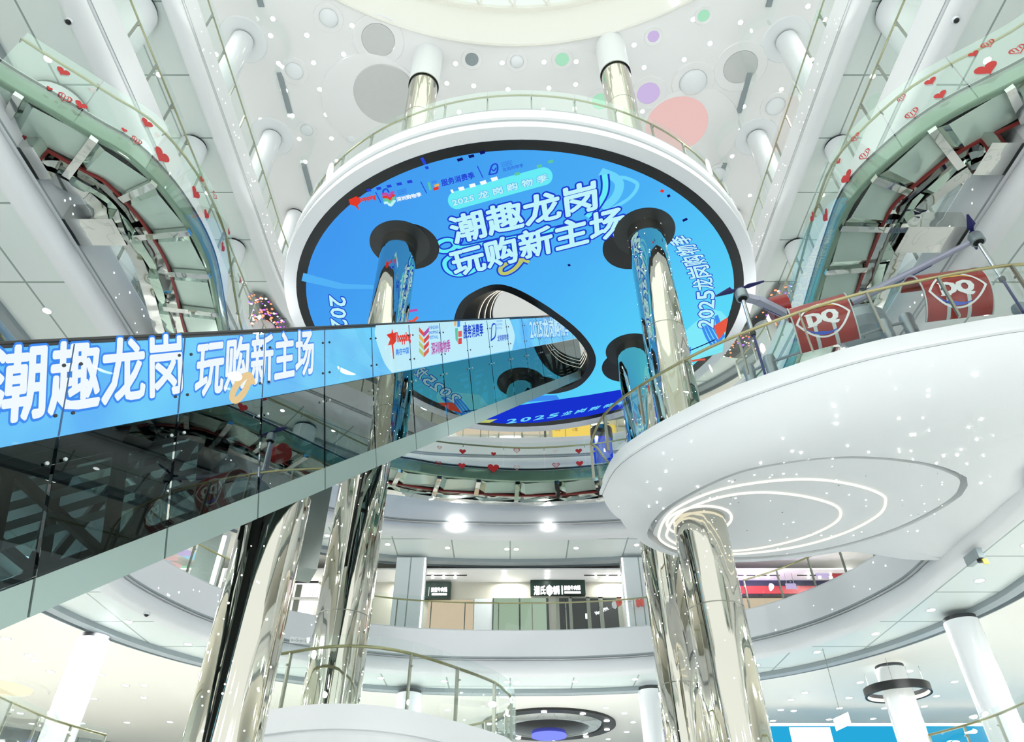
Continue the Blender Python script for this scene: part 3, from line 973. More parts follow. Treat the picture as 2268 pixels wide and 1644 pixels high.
def strip(loop, wd, z, name, mat, label, cat, group=None):
    b = MB(); k = len(loop)
    b.tube([(p[0], p[1], z) for p in loop], wd / 2, 8, True)
    o = obj(name, b, mat)
    return tag(o, label, cat, group)


strip(e1, .06, zu + .01, 'led_strip', M['warm'], 'larger oval warm light line in the underside of the round white platform', 'light strip')
strip(e2, .06, zu + .01, 'led_strip', M['warm'], 'smaller oval warm light line in the underside of the round white platform', 'light strip')
strip([(C1[0] + .74 * math.cos(i * PI / 24), C1[1] + .74 * math.sin(i * PI / 24)) for i in range(48)], .06, zu + .01, 'led_strip', M['warm'], 'round warm light line circling the mirror column top under the white platform', 'light strip')
edge = [p for p in outl if p.x < 10.9]
railing('railing', 'glass railing with brass handrail along the round white platform, in front of the model drone', [Vector(p) for p in offset(outl, .12)][int(len(outl) * .30):-4], ZP, h=1.05, step=1.3, offset_rail=.1)
pts = []
for _ in range(150):
    px, py = R.uniform(1340, 2240), R.uniform(860, 1240)
    p = at_z(px, py, zu)
    ins = False
    poly = [(q.x, q.y) for q in inner]
    j = len(poly) - 1
    for i in range(len(poly)):
        if (poly[i][1] > p.y) != (poly[j][1] > p.y) and p.x < (poly[j][0] - poly[i][0]) * (p.y - poly[i][1]) / (poly[j][1] - poly[i][1]) + poly[i][0]:
            ins = not ins
        j = i
    if ins:
        q = e_at(ang(p)); dc_ = (Vector((p.x, p.y)) - pc).length
        if dc_ <= (q - pc).length:
            pts.append(((p.x, p.y, zu + .02), (0, 0, -1)))
        else:
            o_ = min(inner, key=lambda v: abs(ang(v) - ang(p)))
            f = min(max(((o_ - pc).length - dc_) / max((o_ - q).length, .01), 0.02), 1) ** (1 / 1.35)
            pts.append(((p.x, p.y, (ZP - .43) + (zu - ZP + .43) * (1 - (1 - f) ** 2.4) - .02), (0, 0, -1)))
o = stars_on('star_lights', M['star'], pts, None, .019)
o['label'] = 'pinpoint white star lights over the underside of the round white platform'; o['category'] = 'star lights'
pts = [((p[0][0] + R.uniform(-1, 1), p[0][1] + R.uniform(-.6, .6), zu + .02), (0, 0, -1)) for p in pts[::3]]
o = stars_on('star_lights', M['dark'], [q for q in pts if (Vector(q[0][:2]) - pc).length < .93 * (e_at(ang(Vector(q[0][:2]))) - pc).length], None, .014)
o['label'] = 'tiny dark unlit pinpoints on the underside of the round white platform'; o['category'] = 'star lights'

# ------------------------------------------------------------------ round lower platform, bottom centre
low = catmull([(-4.42, 14.2), (-3.58, 13.86), (-2.75, 13.86), (-1.96, 14.26), (-1.17, 15.1), (-.28, 16.3), (.02, 17.0), (.25, 18.3), (-.3, 20.2), (-1.8, 21.4), (-3.8, 21.8), (-5.8, 20.9), (-6.9, 18.9), (-6.7, 16.6), (-5.7, 14.9)], 6, True)
low_r = list(reversed(low))       # floor on the right-hand side: clockwise
n_trim += 1
prof = [(.0, Z2), (0, Z2 - .42), (.06, Z2 - .43), (.06, Z2 - .5), (0, Z2 - .51)] + [(.35 * (1 - math.cos(PI / 2 * i / 6)), Z2 - .51 - .5 * math.sin(PI / 2 * i / 6)) for i in range(1, 7)]
struct('trim_%d' % n_trim, MB().sweep(low_r, prof, True), M['white'])
struct('ceiling_lower_platform', MB().fill([[(p.x, p.y) for p in offset(low_r, .35, True)]], prof[-1][1], False), M['white'], 0)
struct('floor_lower_platform', MB().fill([[(p.x, p.y) for p in low]], Z2), M['floor'], 0)
q = offset(low_r, .12, True)
i0 = min(range(len(q)), key=lambda i: (q[i] - Vector((-5.6, 15.0))).length)
q = q[i0:] + q[:i0 + 1]
q2 = [p for p in q]
railing('railing', 'glass railing with brass handrail round the lower round platform, bottom centre', q2, Z2, h=1.1, top=.2, step=1.35)

# ------------------------------------------------------------------ escalator with the video band on its side
ed = Vector((.431, .902, 0)).normalized(); en = Vector((-ed.y, ed.x, 0))      # along, and away from the face
EX = lambda y: Vector((-5.15 + .478 * (y - 5.6), y, 0))
EZ = lambda y: 6.5 + .9777 * (y - 5.6)
ESC0, ESC1 = 2.6, 22.3
def ep(y, dz, n=0.0):
    y = y + .2 * dz          # ends and joints square to the slope
    return EX(y) + en * n + Vector((0, 0, EZ(y) - dz))


def eplane(px, py, lift=0.0):
    d = ray(px, py); nn = en; p0 = EX(5.6) + nn * -lift
    t = (p0 - Vector((0, 0, EYE))).dot(nn) / d.dot(nn)
    return d * t + Vector((0, 0, EYE))


esc = thing('escalator', 'long escalator rising to the blue screen, with a blue video band along its side', 'escalator', (-3, 10.5, 5))
W = 1.55
def slab(y0, y1, dz0, dz1, n0, n1):
    b = MB()
    a = [ep(y0, dz0, n0), ep(y1, dz0, n0), ep(y1, dz1, n0), ep(y0, dz1, n0), ep(y0, dz0, n1), ep(y1, dz0, n1), ep(y1, dz1, n1), ep(y0, dz1, n1)]
    return b.add(a, [(0, 1, 2, 3), (4, 7, 6, 5), (0, 4, 5, 1), (1, 5, 6, 2), (2, 6, 7, 3), (3, 7, 4, 0)])


# video band: blue with a paler field further up
m, t, o = nt('led_band')
e = t.nodes.new('ShaderNodeEmission'); tc = t.nodes.new('ShaderNodeTexCoord'); nz = t.nodes.new('ShaderNodeTexNoise'); nz.inputs['Scale'].default_value = .8
cr = t.nodes.new('ShaderNodeValToRGB'); cr.color_ramp.elements[0].color = lin((98, 178, 240)); cr.color_ramp.elements[1].color = lin((120, 214, 246))
cr.color_ramp.elements[0].position = .3; cr.color_ramp.elements[1].position = .7
t.links.new(tc.outputs['Object'], nz.inputs[0]); t.links.new(nz.outputs[0], cr.inputs[0]); t.links.new(cr.outputs[0], e.inputs[0]); t.links.new(e.outputs[0], o.inputs[0])
M['ledband'] = m
obj('video_band', slab(ESC0, ESC1, .03, 1.37, 0.02, .06), M['ledband'], esc, 0)
obj('top_edge', slab(ESC0, ESC1, -.01, .03, 0.0, .08), M['dark'], esc, 0)
pf = catmull([(832, 721), (830, 740), (838, 770), (852, 805), (868, 826)], 5)
pr = catmull([(1128, 706), (1137, 730), (1140, 750), (1134, 775)], 4)
poly = [eplane(p[0], p[1], .0) for p in pf] + [eplane(p[0], p[1], .0) for p in reversed(pr)]
LF = tuple(en * -.002); LO = tuple(en * -.006); LT = tuple(en * -.01)
obj('pale_field', MB().add([p + Vector(LF) for p in poly], [tuple(range(len(poly)))]), M['lled'], esc, 0)


def etext(body, bl, br, tl, mat, bold=.03, om=None, ob=.08):
    text_on(body, eplane(*bl), eplane(*br), eplane(*tl), M[mat], 'lettering', esc, bold, LT, ob if om else None, M[om] if om else None, LO)


etext('潮趣龙岗', (-30, 943), (402, 868), (-18, 772), 'wh', .026, 'midb', .06)
etext('玩购新主场', (430, 880), (694, 826), (438, 757), 'wh', .026, 'midb', .06)
def estroke(pts, wd, mat, name, lift=.012):
    q = [eplane(*p) for p in pts]
    qq = catmull(q, 5); vs = []
    for i, p in enumerate(qq):
        d = (qq[min(i + 1, len(qq) - 1)] - qq[max(i - 1, 0)]).normalized(); nn = d.cross(en).normalized()
        vs += [p + nn * wd / 2 - en * lift, p - nn * wd / 2 - en * lift]
    return obj(name, MB().add(vs, [(2 * i, 2 * i + 1, 2 * i + 3, 2 * i + 2) for i in range(len(qq) - 1)]), M[mat], esc, 0)


M['peach'] = E_('led_peach', (240, 206, 150))
estroke([(560, 852), (553, 832), (536, 838), (518, 862), (512, 884), (524, 886), (540, 868), (553, 840)], .1, 'peach', 'ribbon')
etext('hopping', (880, 764), (909, 760), (879, 738), 'rd', .06)
s_ = [(855, 742), (866, 738), (867, 728), (870, 738), (878, 736), (877, 756), (870, 764), (872, 795), (870, 796), (866, 764), (858, 766), (863, 752)]
obj('logo_brush_stroke', MB().add([eplane(*p) - en * .012 for p in s_], [tuple(range(len(s_)))]), M['rd'], esc, 0)
etext('购在中国', (876, 788), (904, 783), (876, 774), 'midb', .03)
for i, wd in enumerate(('SHENZHEN', 'SHOPPING', 'FESTIVAL')):
    etext(wd, (949, 730 + i * 11), (970, 728 + i * 11), (949, 723 + i * 11), 'midb', .02)
    etext(('LONGGANG', 'SHOPPING', 'FESTIVAL')[i], (1098, 714 + i * 8), (1112, 713 + i * 8), (1098, 709 + i * 8), 'midb', .01)
etext('深圳购物季', (955, 787), (997, 778), (954, 760), 'purple', .03)
etext('服务消费季', (1026, 750), (1070, 744), (1025, 721), 'txo', .03)
etext('龙岗购物季', (1101, 757), (1126, 753), (1101, 743), 'txo', .02)
etext('2025龙岗购物季', (1175, 752), (1262, 742), (1171, 706), 'lled', .03, 'midb', .07)
for i in range(4):
    y = 727 + i * 15
    for sx, mt in ((-1, ('coral', 'orange', 'ye', 'ye')[i]), (1, ('purple', 'rd', 'rd', 'coral')[i])):
        q = [(938, y + 10), (938 + sx * 11, y - 2), (938 + sx * 11, y + 8), (938, y + 20)]
        obj('logo_chevron', MB().add([eplane(*p) - en * .012 for p in q], [(0, 1, 2, 3)]), M[mt], esc, 0)
for q, mt in (([(1007, 728), (1013, 727), (1013, 760), (1008, 752)], 'teal'), ([(1012, 712), (1018, 711), (1018, 724), (1012, 725)], 'midb'), ([(1014, 734), (1022, 733), (1022, 746), (1014, 747)], 'coral'), ([(1014, 750), (1022, 749), (1022, 762), (1014, 763)], 'rd'), ([(1005, 713), (1010, 712), (1010, 722), (1005, 723)], 'orange')):
    obj('logo_block', MB().add([eplane(*p) - en * .012 for p in q], [(0, 1, 2, 3)]), M[mt], esc, 0)
estroke([(1087, 752), (1089, 722), (1097, 720), (1096, 745), (1086, 755)], .05, 'txo', 'logo_bag')
# cover glass with point fixings, smoked truss glazing, sill, steel inside
yy = ESC0; k = 0
while yy < ESC1 - .2:
    y1 = min(yy + 1.12, ESC1)
    obj('cover_glass', slab(yy + .012, y1 - .012, .02, 1.38, -.03, -.022), M['glassb'], esc, 0)
    obj('truss_glass', slab(yy + .015, y1 - .015, 1.39, 3.16, .0, .012), M['glassd'], esc, 0)
    obj('sill_panel', slab(yy + .01, y1 - .01, 3.16, 3.60, -.01, .03), M['sill'], esc, 0)
    if k > 0:
        obj('panel_seam', slab(yy - .006, yy + .006, .03, 1.37, -.012, .0), M['slate'], esc, 0)
    for dz, mt_ in ((.36, 'dark'), (1.08, 'dark'), (1.72, 'trussw')):
        for dy in (-.07, .07):
            c = ep(yy + dy, dz, -.03)
            b = MB(); a_ = ed; u_ = Vector((0, 0, 1))
            b.add([c + (a_ * math.cos(2 * PI * j / 8) + u_ * math.sin(2 * PI * j / 8)) * .02 - en * lf for lf in (0, .02) for j in range(8)], [(j, (j + 1) % 8, 8 + (j + 1) % 8, 8 + j) for j in range(8)] + [tuple(range(8, 16))])
            if 0 < k < 16:
                obj('glass_fixing', b, M[mt_], esc)
    yy = y1; k += 1
tr = MB()
for n0 in (.30, W - .1):
    tr.bar(ep(ESC0, 1.62, n0), ep(ESC1, 1.62, n0), .14, .16); tr.bar(ep(ESC0, 3.3, n0), ep(ESC1, 3.3, n0), .14, .2)
obj('truss_chord', tr, M['truss'], esc, 0)
yy = ESC0 + .3; k = 0
while yy < ESC1 - .9:
    for n0 in (.30, W - .1):
        b = MB().bar(ep(yy, 1.62, n0), ep(yy + .0, 3.3, n0), .11, .13, ed)
        if k % 2:
            b.bar(ep(yy, 1.62, n0), ep(yy + .95, 3.3, n0), .08, .1, ed)
        else:
            b.bar(ep(yy, 3.3, n0), ep(yy + .95, 1.62, n0), .08, .1, ed)
        if n0 > 1:
            for dz in (1.62, 3.3):
                c = ep(yy + .02, dz, n0)
                b.obox(c - ed * .22 - Vector((0, 0, .30)), ed * .44, en * .02, (0, 0, .52))
        obj('truss_brace', b, M['truss'], esc, 0)
    yy += .95; k += 1
rl_ = MB()
for dz in (1.85, 2.12, 2.4, 2.66):
    rl_.bar(ep(ESC0, dz, W - .25), ep(ESC1, dz, W - .25), .05, .10)
obj('step_chain_rail', rl_, M['trussw'], esc, 0)
obj('step_pan', slab(ESC0, ESC1, 1.40, 1.52, .1, W), M['truss'], esc, 0)
obj('far_balustrade', slab(ESC0, ESC1, .05, 1.45, W - .03, W + .03), M['dark'], esc, 0)
obj('far_sill', slab(ESC0, ESC1, 3.2, 3.6, W, W + .05), M['sill'], esc, 0)
hr = MB().tube([ep(y, -.03, .04) for y in (ESC0, ESC1)], .04, 8).tube([ep(y, -.03, W) for y in (ESC0, ESC1)], .04, 8)
obj('handrail', hr, M['black'], esc)
# mirror-clad box hanging beside the column under the escalator
p = at_y(684, 1266, 12.2)
bx = MB().obox((p.x - .35, 11.9, p.z), (.52, .22, 0), (-.28, .62, 0), (0, 0, 2.05))
tag(obj('mirror_box', bx, M['boxg']), 'upright mirror-clad box hanging under the escalator between the two left mirror columns', 'mirror box')

# ------------------------------------------------------------------ curved footbridge with mirrored underside (fourth storey)
ZU = 14.9
lpx = [(5, 175), (100, 230), (200, 290), (300, 350), (400, 460), (470, 590), (500, 740)]
rpx = [(2268, 165), (2100, 250), (1990, 330), (1880, 440), (1830, 560), (1790, 690)]
bpx = [(1390, 1045), (1300, 1057), (1160, 1064), (1000, 1054), (925, 1043)]
pr_ = plan(rpx, ZU); pl_ = plan(lpx, ZU); pb_ = plan(bpx, ZU)
ctrl = [(11.3, 6.15)] + pr_ + [(8.5, 16.4), (8.35, 18.4), (7.2, 20.4), (5.6, 21.8)] + pb_ + [(-5.2, 21.6), (-6.9, 20.2), (-8.1, 18.2), (-8.35, 16.4)] + list(reversed(pl_)) + [(-10.9, 6.3)]
BP = resample(catmull(ctrl, 8), .3)
for p in BP:
    if p.x > 10.75:
        p.x = 10.75 + (p.x - 10.75) * .3
br = thing('footbridge', 'curved footbridge ringing the hall, mirrored underside and glass sides', 'footbridge', (BP[len(BP) // 2].x, BP[len(BP) // 2].y, ZU))
BW = 2.0
obj('deck', MB().sweep(BP, [(.1, 15.5), (BW - .02, 15.5), (BW - .02, 15.34), (.1, 15.34), (.1, 15.5)]), M['white'], br)
obj('inner_edge_panel', MB().sweep(BP, [(.1, 15.36), (.07, 15.3), (.07, ZU + .02), (.1, ZU), (.2, ZU)]), M['skirt'], br)
obj('outer_edge_panel', MB().sweep(BP, [(BW - .32, ZU - .02), (BW - .04, ZU - .05), (BW, ZU), (BW, 15.3)]), M['mirrorw'], br)
obj('edge_line', MB().sweep(BP, [(.06, 15.36), (.06, 15.44)]), M['truss'], br)
obj('red_trim', MB().sweep(BP, [(1.06, ZU - .03), (1.06, ZU - .09), (1.12, ZU - .09), (1.12, ZU - .03)]), M['darkred'], br)
obj('mirror_trough', MB().sweep(BP, [(1.12, ZU - .02), (1.15, ZU + .16), (1.38, ZU + .2), (1.42, ZU - .04)]), M['mirrorw'], br)
SP = resample(BP, 1.45)
dirs = []
for i in range(len(SP)):
    d = (SP[min(i + 1, len(SP) - 1)] - SP[max(i - 1, 0)]).normalized(); dirs.append((d, Vector((d.y, -d.x))))
V3 = lambda p, z: Vector((p.x, p.y, z))
for i in range(len(SP) - 1):
    (d0, n0), (d1, n1) = dirs[i], dirs[i + 1]
    a, b_ = SP[i], SP[i + 1]
    mid = a.lerp(b_, .80); nm = (n0 * .2 + n1 * .8)
    for o0, o1, nmx, drop in ((.2, 1.06, 'panelg', .16), (1.42, BW - .32, 'mirror2', .20)):
        b = MB()
        b.quad(V3(a + n0 * o0, ZU + .04), V3(mid + nm * o0, ZU - drop * .3), V3(mid + nm * o1, ZU - drop * .3), V3(a + n0 * o1, ZU + .04))
        obj('soffit_panel', b, M[nmx], br, 0)
        b = MB()
        b.quad(V3(mid + nm * o0, ZU - drop * .3), V3(b_ + n1 * o0, ZU + .04), V3(b_ + n1 * o1, ZU + .04), V3(mid + nm * o1, ZU - drop * .3))
        obj('soffit_riser', b, M['mirror2'], br, 0)
    c = MB().bar(V3(a + n0 * .1, ZU - .06), V3(a + n0 * (1.12 if i % 2 else 1.5), ZU - .06), .17, .14)
    obj('cross_rib', c, M['mirrorw'], br, 0)
for sx in (-1, 1):
    for yb in (8.6, 10.6, 19.2):
        q = min((p for p in BP if (p.x - HX) * sx > 0), key=lambda p: abs(p.y - yb))
        x0 = q.x + sx * 1.5; x1 = HX + sx * 10.75
        c = MB().box(min(x0, x1), max(x0, x1), q.y - .4 + .2, q.y + .4 + .2, ZU - .42, ZU + .12)
        obj('support_beam', c, M['mirrorw'], br, 0)
g_in = [Vector(p) for p in BP if abs(p.x - HX) < 10.62]
g_out = offset(BP, BW)
ri = railing('railing', 'inner glass railing of the curved footbridge, decorated with red hearts', g_in, 15.5, h=.9, top=.16, below=.62, step=1.55, mat='glassg', hook=True, offset_rail=.1)
ro = railing('railing', 'outer glass railing of the curved footbridge, on the wall side', list(reversed([Vector(p) for p in g_out if abs(p.x - HX) < 10.5 and p.y > 8.2])), 15.5, h=.9, top=.16, below=.2, step=1.55, mat='glass')


def proj(p):
    v = Vector(p) - Vector((0, 0, EYE)); dep = v.y * CS + v.z * SN
    return CX + F * v.x / dep, CY - F * (v.z * CS - v.y * SN) / dep


def on_bridge(px, py):
    best = None
    for i in range(1, len(BP) - 1):
        for k in range(26):
            z = 14.95 + k * .07
            q = proj((BP[i].x, BP[i].y, z)); dd = (q[0] - px) ** 2 + (q[1] - py) ** 2
            if best is None or dd < best[0]:
                best = (dd, i, z)
    i, z = best[1], best[2]
    d = (BP[i + 1] - BP[i - 1]).normalized(); n = Vector((d.y, -d.x))
    return Vector((BP[i].x, BP[i].y, z)), Vector((d.x, d.y, 0)), Vector((n.x, n.y, 0))


def heart(px, py, size, kind):
    p, d, n = on_bridge(px, py)
    pts = []
    for i in range(28):
        a = 2 * PI * i / 28
        pts.append((16 * math.sin(a) ** 3 / 32, (13 * math.cos(a) - 5 * math.cos(2 * a) - 2 * math.cos(3 * a) - math.cos(4 * a)) / 32))
    b = MB()
    P3 = lambda x, y, l: p + d * x * size + Vector((0, 0, y * size)) - n * l
    if kind == 's':
        b.add([P3(x, y, .012) for x, y in pts] + [P3(0, 0, .012)], [(i, (i + 1) % 28, 28) for i in range(28)])
    else:
        b.add([P3(x, y, .012) for x, y in pts] + [P3(x * .78, y * .78, .012) for x, y in pts], [(i, (i + 1) % 28, 28 + (i + 1) % 28, 28 + i) for i in range(28)])
        for xx in (-.22, 0, .22):
            b.add([P3(xx - .05, -.22 + abs(xx) * .5, .012), P3(xx + .02, -.22 + abs(xx) * .5, .012), P3(xx + .08, .25, .012), P3(xx + .01, .25, .012)], [(0, 1, 2, 3)])
    obj('heart_decal', b, M['heart' if kind != 'p' else 'pink'], ri, 0)


for px, py, s_, k_ in ((141, 158, .26, 's'), (106, 192, .12, 's'), (132, 207, .28, 'o'), (172, 226, .25, 's'), (193, 191, .14, 'p'), (313, 265, .27, 's'), (287, 297, .13, 's'), (303, 314, .24, 'o'), (358, 305, .12, 'p'), (345, 340, .42, 's'),
                       (440, 393, .16, 's'), (422, 424, .34, 's'), (471, 434, .24, 'o'), (455, 474, .26, 's'), (503, 514, .2, 's'), (489, 546, .3, 's'), (531, 620, .24, 's'),
                       (2203, 87, .26, 'o'), (2250, 116, .3, 'o'), (2149, 128, .2, 's'), (2178, 159, .42, 's'), (2050, 188, .24, 's'), (2076, 215, .25, 's'), (1988, 223, .2, 'o'), (2012, 256, .3, 'o'), (1903, 301, .24, 'o'), (1925, 338, .3, 'o'), (1866, 356, .15, 's'), (1882, 392, .36, 's'), (1804, 480, .28, 's'), (1836, 474, .36, 's'),
                       (975, 993, .18, 'o'), (1016, 1000, .26, 's'), (1100, 1006, .2, 's'), (1149, 999, .26, 'o'), (1236, 1000, .16, 'p'), (1274, 999, .26, 's'), (970, 1025, .24, 'o'), (1018, 1030, .28, 's'), (1098, 1037, .44, 's'), (1150, 1035, .26, 'p'), (1231, 1031, .28, 'o'), (1280, 1027, .28, 's')):
    heart(px, py, s_, k_)
tx_i = on_bridge(2190, 122)

# ------------------------------------------------------------------ model drone with red drums on the round platform
dr = thing('model_drone', 'large grey model drone with red drums and navy propellers behind the platform railing', 'model drone', (6.5, 12, ZP))
def drum(pa, pb, Y, nm, rad):
    """red sheet bent to an arch, given by the two ends of its ridge"""
    a_ = at_y(*pa, Y); b_ = at_z(*pb, a_.z)
    ax = (b_ - a_); half = ax.length / 2; ax.normalize(); fw = Vector((ax.y, -ax.x, 0))
    c = (a_ + b_) / 2 - Vector((0, 0, rad))
    b = MB(); N = 20; prof = []
    for i in range(N + 1):
        a = -PI * .42 + PI * 1.02 * i / N
        prof.append((rad * math.cos(a), rad * math.sin(a)))
    def pt(u, i, l=0.0):
        a = -PI * .42 + PI * 1.02 * i / N
        return c + ax * u + fw * (rad + l) * math.cos(a) + Vector((0, 0, (rad + l) * math.sin(a)))
    vs = [pt(s * half, i, l) for l in (0, -.03) for s in (-1, 1) for i in range(N + 1)]
    m_ = N + 1
    fs = []
    for i in range(N):
        fs += [(i, m_ + i, m_ + i + 1, i + 1), (2 * m_ + i, 2 * m_ + i + 1, 3 * m_ + i + 1, 3 * m_ + i), (i, i + 1, 2 * m_ + i + 1, 2 * m_ + i), (m_ + i, 3 * m_ + i, 3 * m_ + i + 1, m_ + i + 1)]
    b.add(vs, fs)
    drm = obj('red_drum', b, M['red'], dr)
    bw = MB()
    for s in (-.985, .985):
        bw.tube([pt(s * half, i, .005) for i in range(N + 1)], .016, 6)
    obj('rim', bw, M['trussw'], drm)
    for u in (-.33, .28):
        sb = MB(); vs = [pt(u * half + dx, i, .006) for i in list(range(0, 6)) + list(range(14, N + 1)) for dx in (-.035, .035)]
        sb.add(vs, [(2 * i, 2 * i + 1, 2 * i + 3, 2 * i + 2) for i in list(range(0, 5)) + list(range(6, 12))])
        obj('strap', sb, M['trussw'], drm)
    # badge wrapped on the drum: coordinates (u along the axis, s along the arch)
    s0 = rad * -.30
    def wrap(u, s, l):
        a = (s + s0) / rad
        return c + ax * u + fw * (rad + l) * math.cos(a) + Vector((0, 0, (rad + l) * math.sin(a)))
    def flat(pts, mat, name, l, fs=None):
        obj(name, MB().add([wrap(x, y, l) for x, y in pts], fs or [tuple(range(len(pts)))]), M[mat], drm, 0)
    k = max(half / .62, 1.0)
    lens = []
    for i in range(48):
        t = i / 48 * 2 * PI
        x = math.cos(t); y = math.sin(t)
        lens.append((.50 * x * k, math.copysign(.37 * (1 - abs(x) ** 2.1) + .012 * abs(y), y) * k))
    ou = [(x * 1.07, y * 1.07) for x, y in lens]; inn = [(x * .97, y * .97) for x, y in lens]
    flat(ou + inn, 'badgew', 'badge_outline', .010, [(i, (i + 1) % 48, 48 + (i + 1) % 48, 48 + i) for i in range(48)])
    top = [(x_ * k, .345 * (1 - abs(x_ / .5) ** 2.1) * k) for x_ in [-.28 + .58 * i / 12 for i in range(13)]]
    flat(top + [(x * .98, y * (.80 + .16 * abs(i - 6) / 6)) for i, (x, y) in enumerate(top)], 'badgeo', 'badge_orange_sweep', .012, [(i, i + 1, 14 + i, 13 + i) for i in range(12)])
    bot = [(x_ * k, -.345 * (1 - abs(x_ / .5) ** 2.1) * k) for x_ in [-.40 + .62 * i / 12 for i in range(13)]]
    flat(bot + [(x * .98, y * (.76 + .2 * abs(i - 6) / 6)) for i, (x, y) in enumerate(bot)], 'badgeb', 'badge_blue_sweep', .012, [(i, i + 1, 14 + i, 13 + i) for i in range(12)])
    v_, f_ = glyphs('DQ', 0.0); vs, fs = [], []
    for q_ in range(9):
        o_ = (0, 0) if q_ == 8 else (.095 * math.cos(q_ * PI / 4), .045 * math.sin(q_ * PI / 4))
        fs += [tuple(i + len(vs) for i in f) for f in f_]; vs += [(a[0] + o_[0], a[1] + o_[1]) for a in v_]
    x0, x1 = min(v[0] for v in vs), max(v[0] for v in vs); y0, y1 = min(v[1] for v in vs), max(v[1] for v in vs)
    flat([(((v[0] - x0) / (x1 - x0) - .5) * .62 * k, ((v[1] - y0) / (y1 - y0) - .5) * .34 * k) for v in vs], 'badgew', 'badge_letters', .014, fs)
    # serifs of the two letters
    for sx, sy in ((-.30, .150), (-.30, -.118)):
        flat([((sx - .03) * k, (sy - .012) * k), ((sx + .16) * k, (sy - .014) * k), ((sx + .16) * k, (sy + .014) * k), ((sx - .03) * k, (sy + .012) * k)], 'badgew', 'badge_serif', .0145)
    return drm, c


M.update(badgew=pbr('badge_white', (235, 235, 235), .4), badgeo=pbr('badge_orange', (226, 160, 50), .4), badgeb=pbr('badge_blue', (40, 80, 190), .4))
drum((1744, 700), (1868, 666), 11.25, 'front', .62)
drum((1998, 632), (2138, 614), 10.35, 'far', .62)
body = at_y(1905, 725, 12.2)
c = body
sb = MB()
for i in range(9):
    pass
hub = MB().lathe([(.02, c.z + .35), (.45, c.z + .33), (.62, c.z + .12), (.62, c.z - .12), (.45, c.z - .3), (.02, c.z - .32)], (c.x, c.y), 24)
obj('hull', hub, M['greym'], dr)
pt3 = at_y(1712, 690, 12.3)
ax = MB()
ax.tube([(pt3.x - .05, pt3.y, pt3.z + .05), (pt3.x + .35, pt3.y - .1, pt3.z + .1)], .30, 16)
obj('small_red_drum', ax, M['red'], dr)
for nm, head_px, Y, arm_to, root_px, rY in (('near', (1643, 655), 11.5, None, (1770, 712), 12.0), ('far', (2163, 530), 9.95, None, (1890, 668), 12.0)):
    h = at_y(*head_px, Y); r = at_y(*root_px, rY)
    dd = (r - h); ln = dd.length; dd.normalize()
    arm = MB(); q0 = h + dd * .12
    if nm == 'near':
        q1 = h + dd * ln * .32 + Vector((0, 0, .10))
        arm.bar(q0, q1, .16, .15).bar(q1 - dd * .05, r, .18, .17)
    else:
        arm.tube([q0, h.lerp(r, .5), r], [.06, .085, .12], 10)
    a_o = obj('arm', arm, M['greyl'], dr)
    q0 = h.lerp(r, .35) - Vector((0, 0, .10)); q1 = h.lerp(r, .75) - Vector((0, 0, .11))
    obj('panel_line', MB().tube([q0, q1], .01, 5), M['navy'], a_o)
    mo = MB().lathe([(.02, h.z + .16), (.12, h.z + .15), (.145, h.z + .10), (.145, h.z - .10), (.11, h.z - .11), (.11, h.z - .07), (.02, h.z - .07)], (h.x, h.y), 24)
    mo_o = obj('motor', mo, M['greym'], dr)
    obj('motor_socket', MB().lathe([(.001, h.z - .085), (.108, h.z - .085), (.108, h.z - .09)], (h.x, h.y), 20), M['black'], mo_o)
    pb = MB()
    ang = -.45 if nm == 'near' else -2.2
    for s in (-1, 1):
        u = Vector((math.cos(ang), math.sin(ang), 0)) * s; v = Vector((-u.y, u.x, 0)); z_ = Vector((0, 0, h.z + .22)) + Vector((h.x, h.y, 0))
        L = .56 if nm == 'near' else .60
        pl = [z_ + v * .03, z_ + u * .16 + v * .05, z_ + u * .2 + v * .11 + Vector((0, 0, .04)), z_ + u * L + v * .02, z_ + u * L - v * .02, z_ + u * .2 - v * .07, z_ + u * .14 - v * .04, z_ - v * .03]
        pb.add(pl + [p + Vector((0, 0, .02)) for p in pl], [tuple(range(8)), tuple(range(15, 7, -1))] + [(i, (i + 1) % 8, 8 + (i + 1) % 8, 8 + i) for i in range(8)])
    pb.lathe([(.06, h.z + .16), (.06, h.z + .24), (.01, h.z + .26)], (h.x, h.y), 12)
    obj('propeller', pb, M['navy'], dr, 0)
    zm = h.z - (h.z - ZP) * .42
    obj('leg', MB().lathe([(.045, h.z - .07), (.045, zm)], (h.x, h.y), 12), M['chrome'], dr)
    obj('leg_joint', MB().lathe([(.03, zm + .02), (.065, zm), (.065, zm - .06), (.05, zm - .1), (.03, zm - .1)], (h.x, h.y), 12), M['black'], dr)
    obj('leg_foot', MB().lathe([(.028, zm - .1), (.028, ZP)], (h.x, h.y), 10), M['navy'], dr)
sk_ = MB()
A_ = [at_y(*p, y_) for p, y_ in (((1660, 825), 12.6), ((1705, 803), 12.2), ((1775, 780), 11.5), ((1800, 770), 11.4))]
B_2 = [at_y(*p, 10.9) for p in ((1905, 745), (1960, 725), (2010, 712), (2070, 735))]
sk_.tube(A_[:3], .035, 8).tube([A_[0] + Vector((0, .5, -.1)), A_[2] + Vector((0, .5, -.1))], .035, 8)
sk_.tube(B_2[:3], .035, 8).tube([B_2[0] + Vector((0, .3, -.15)), B_2[2] + Vector((.2, .3, -.15))], .03, 8)
obj('skid_tube', sk_, M['greym'], dr)
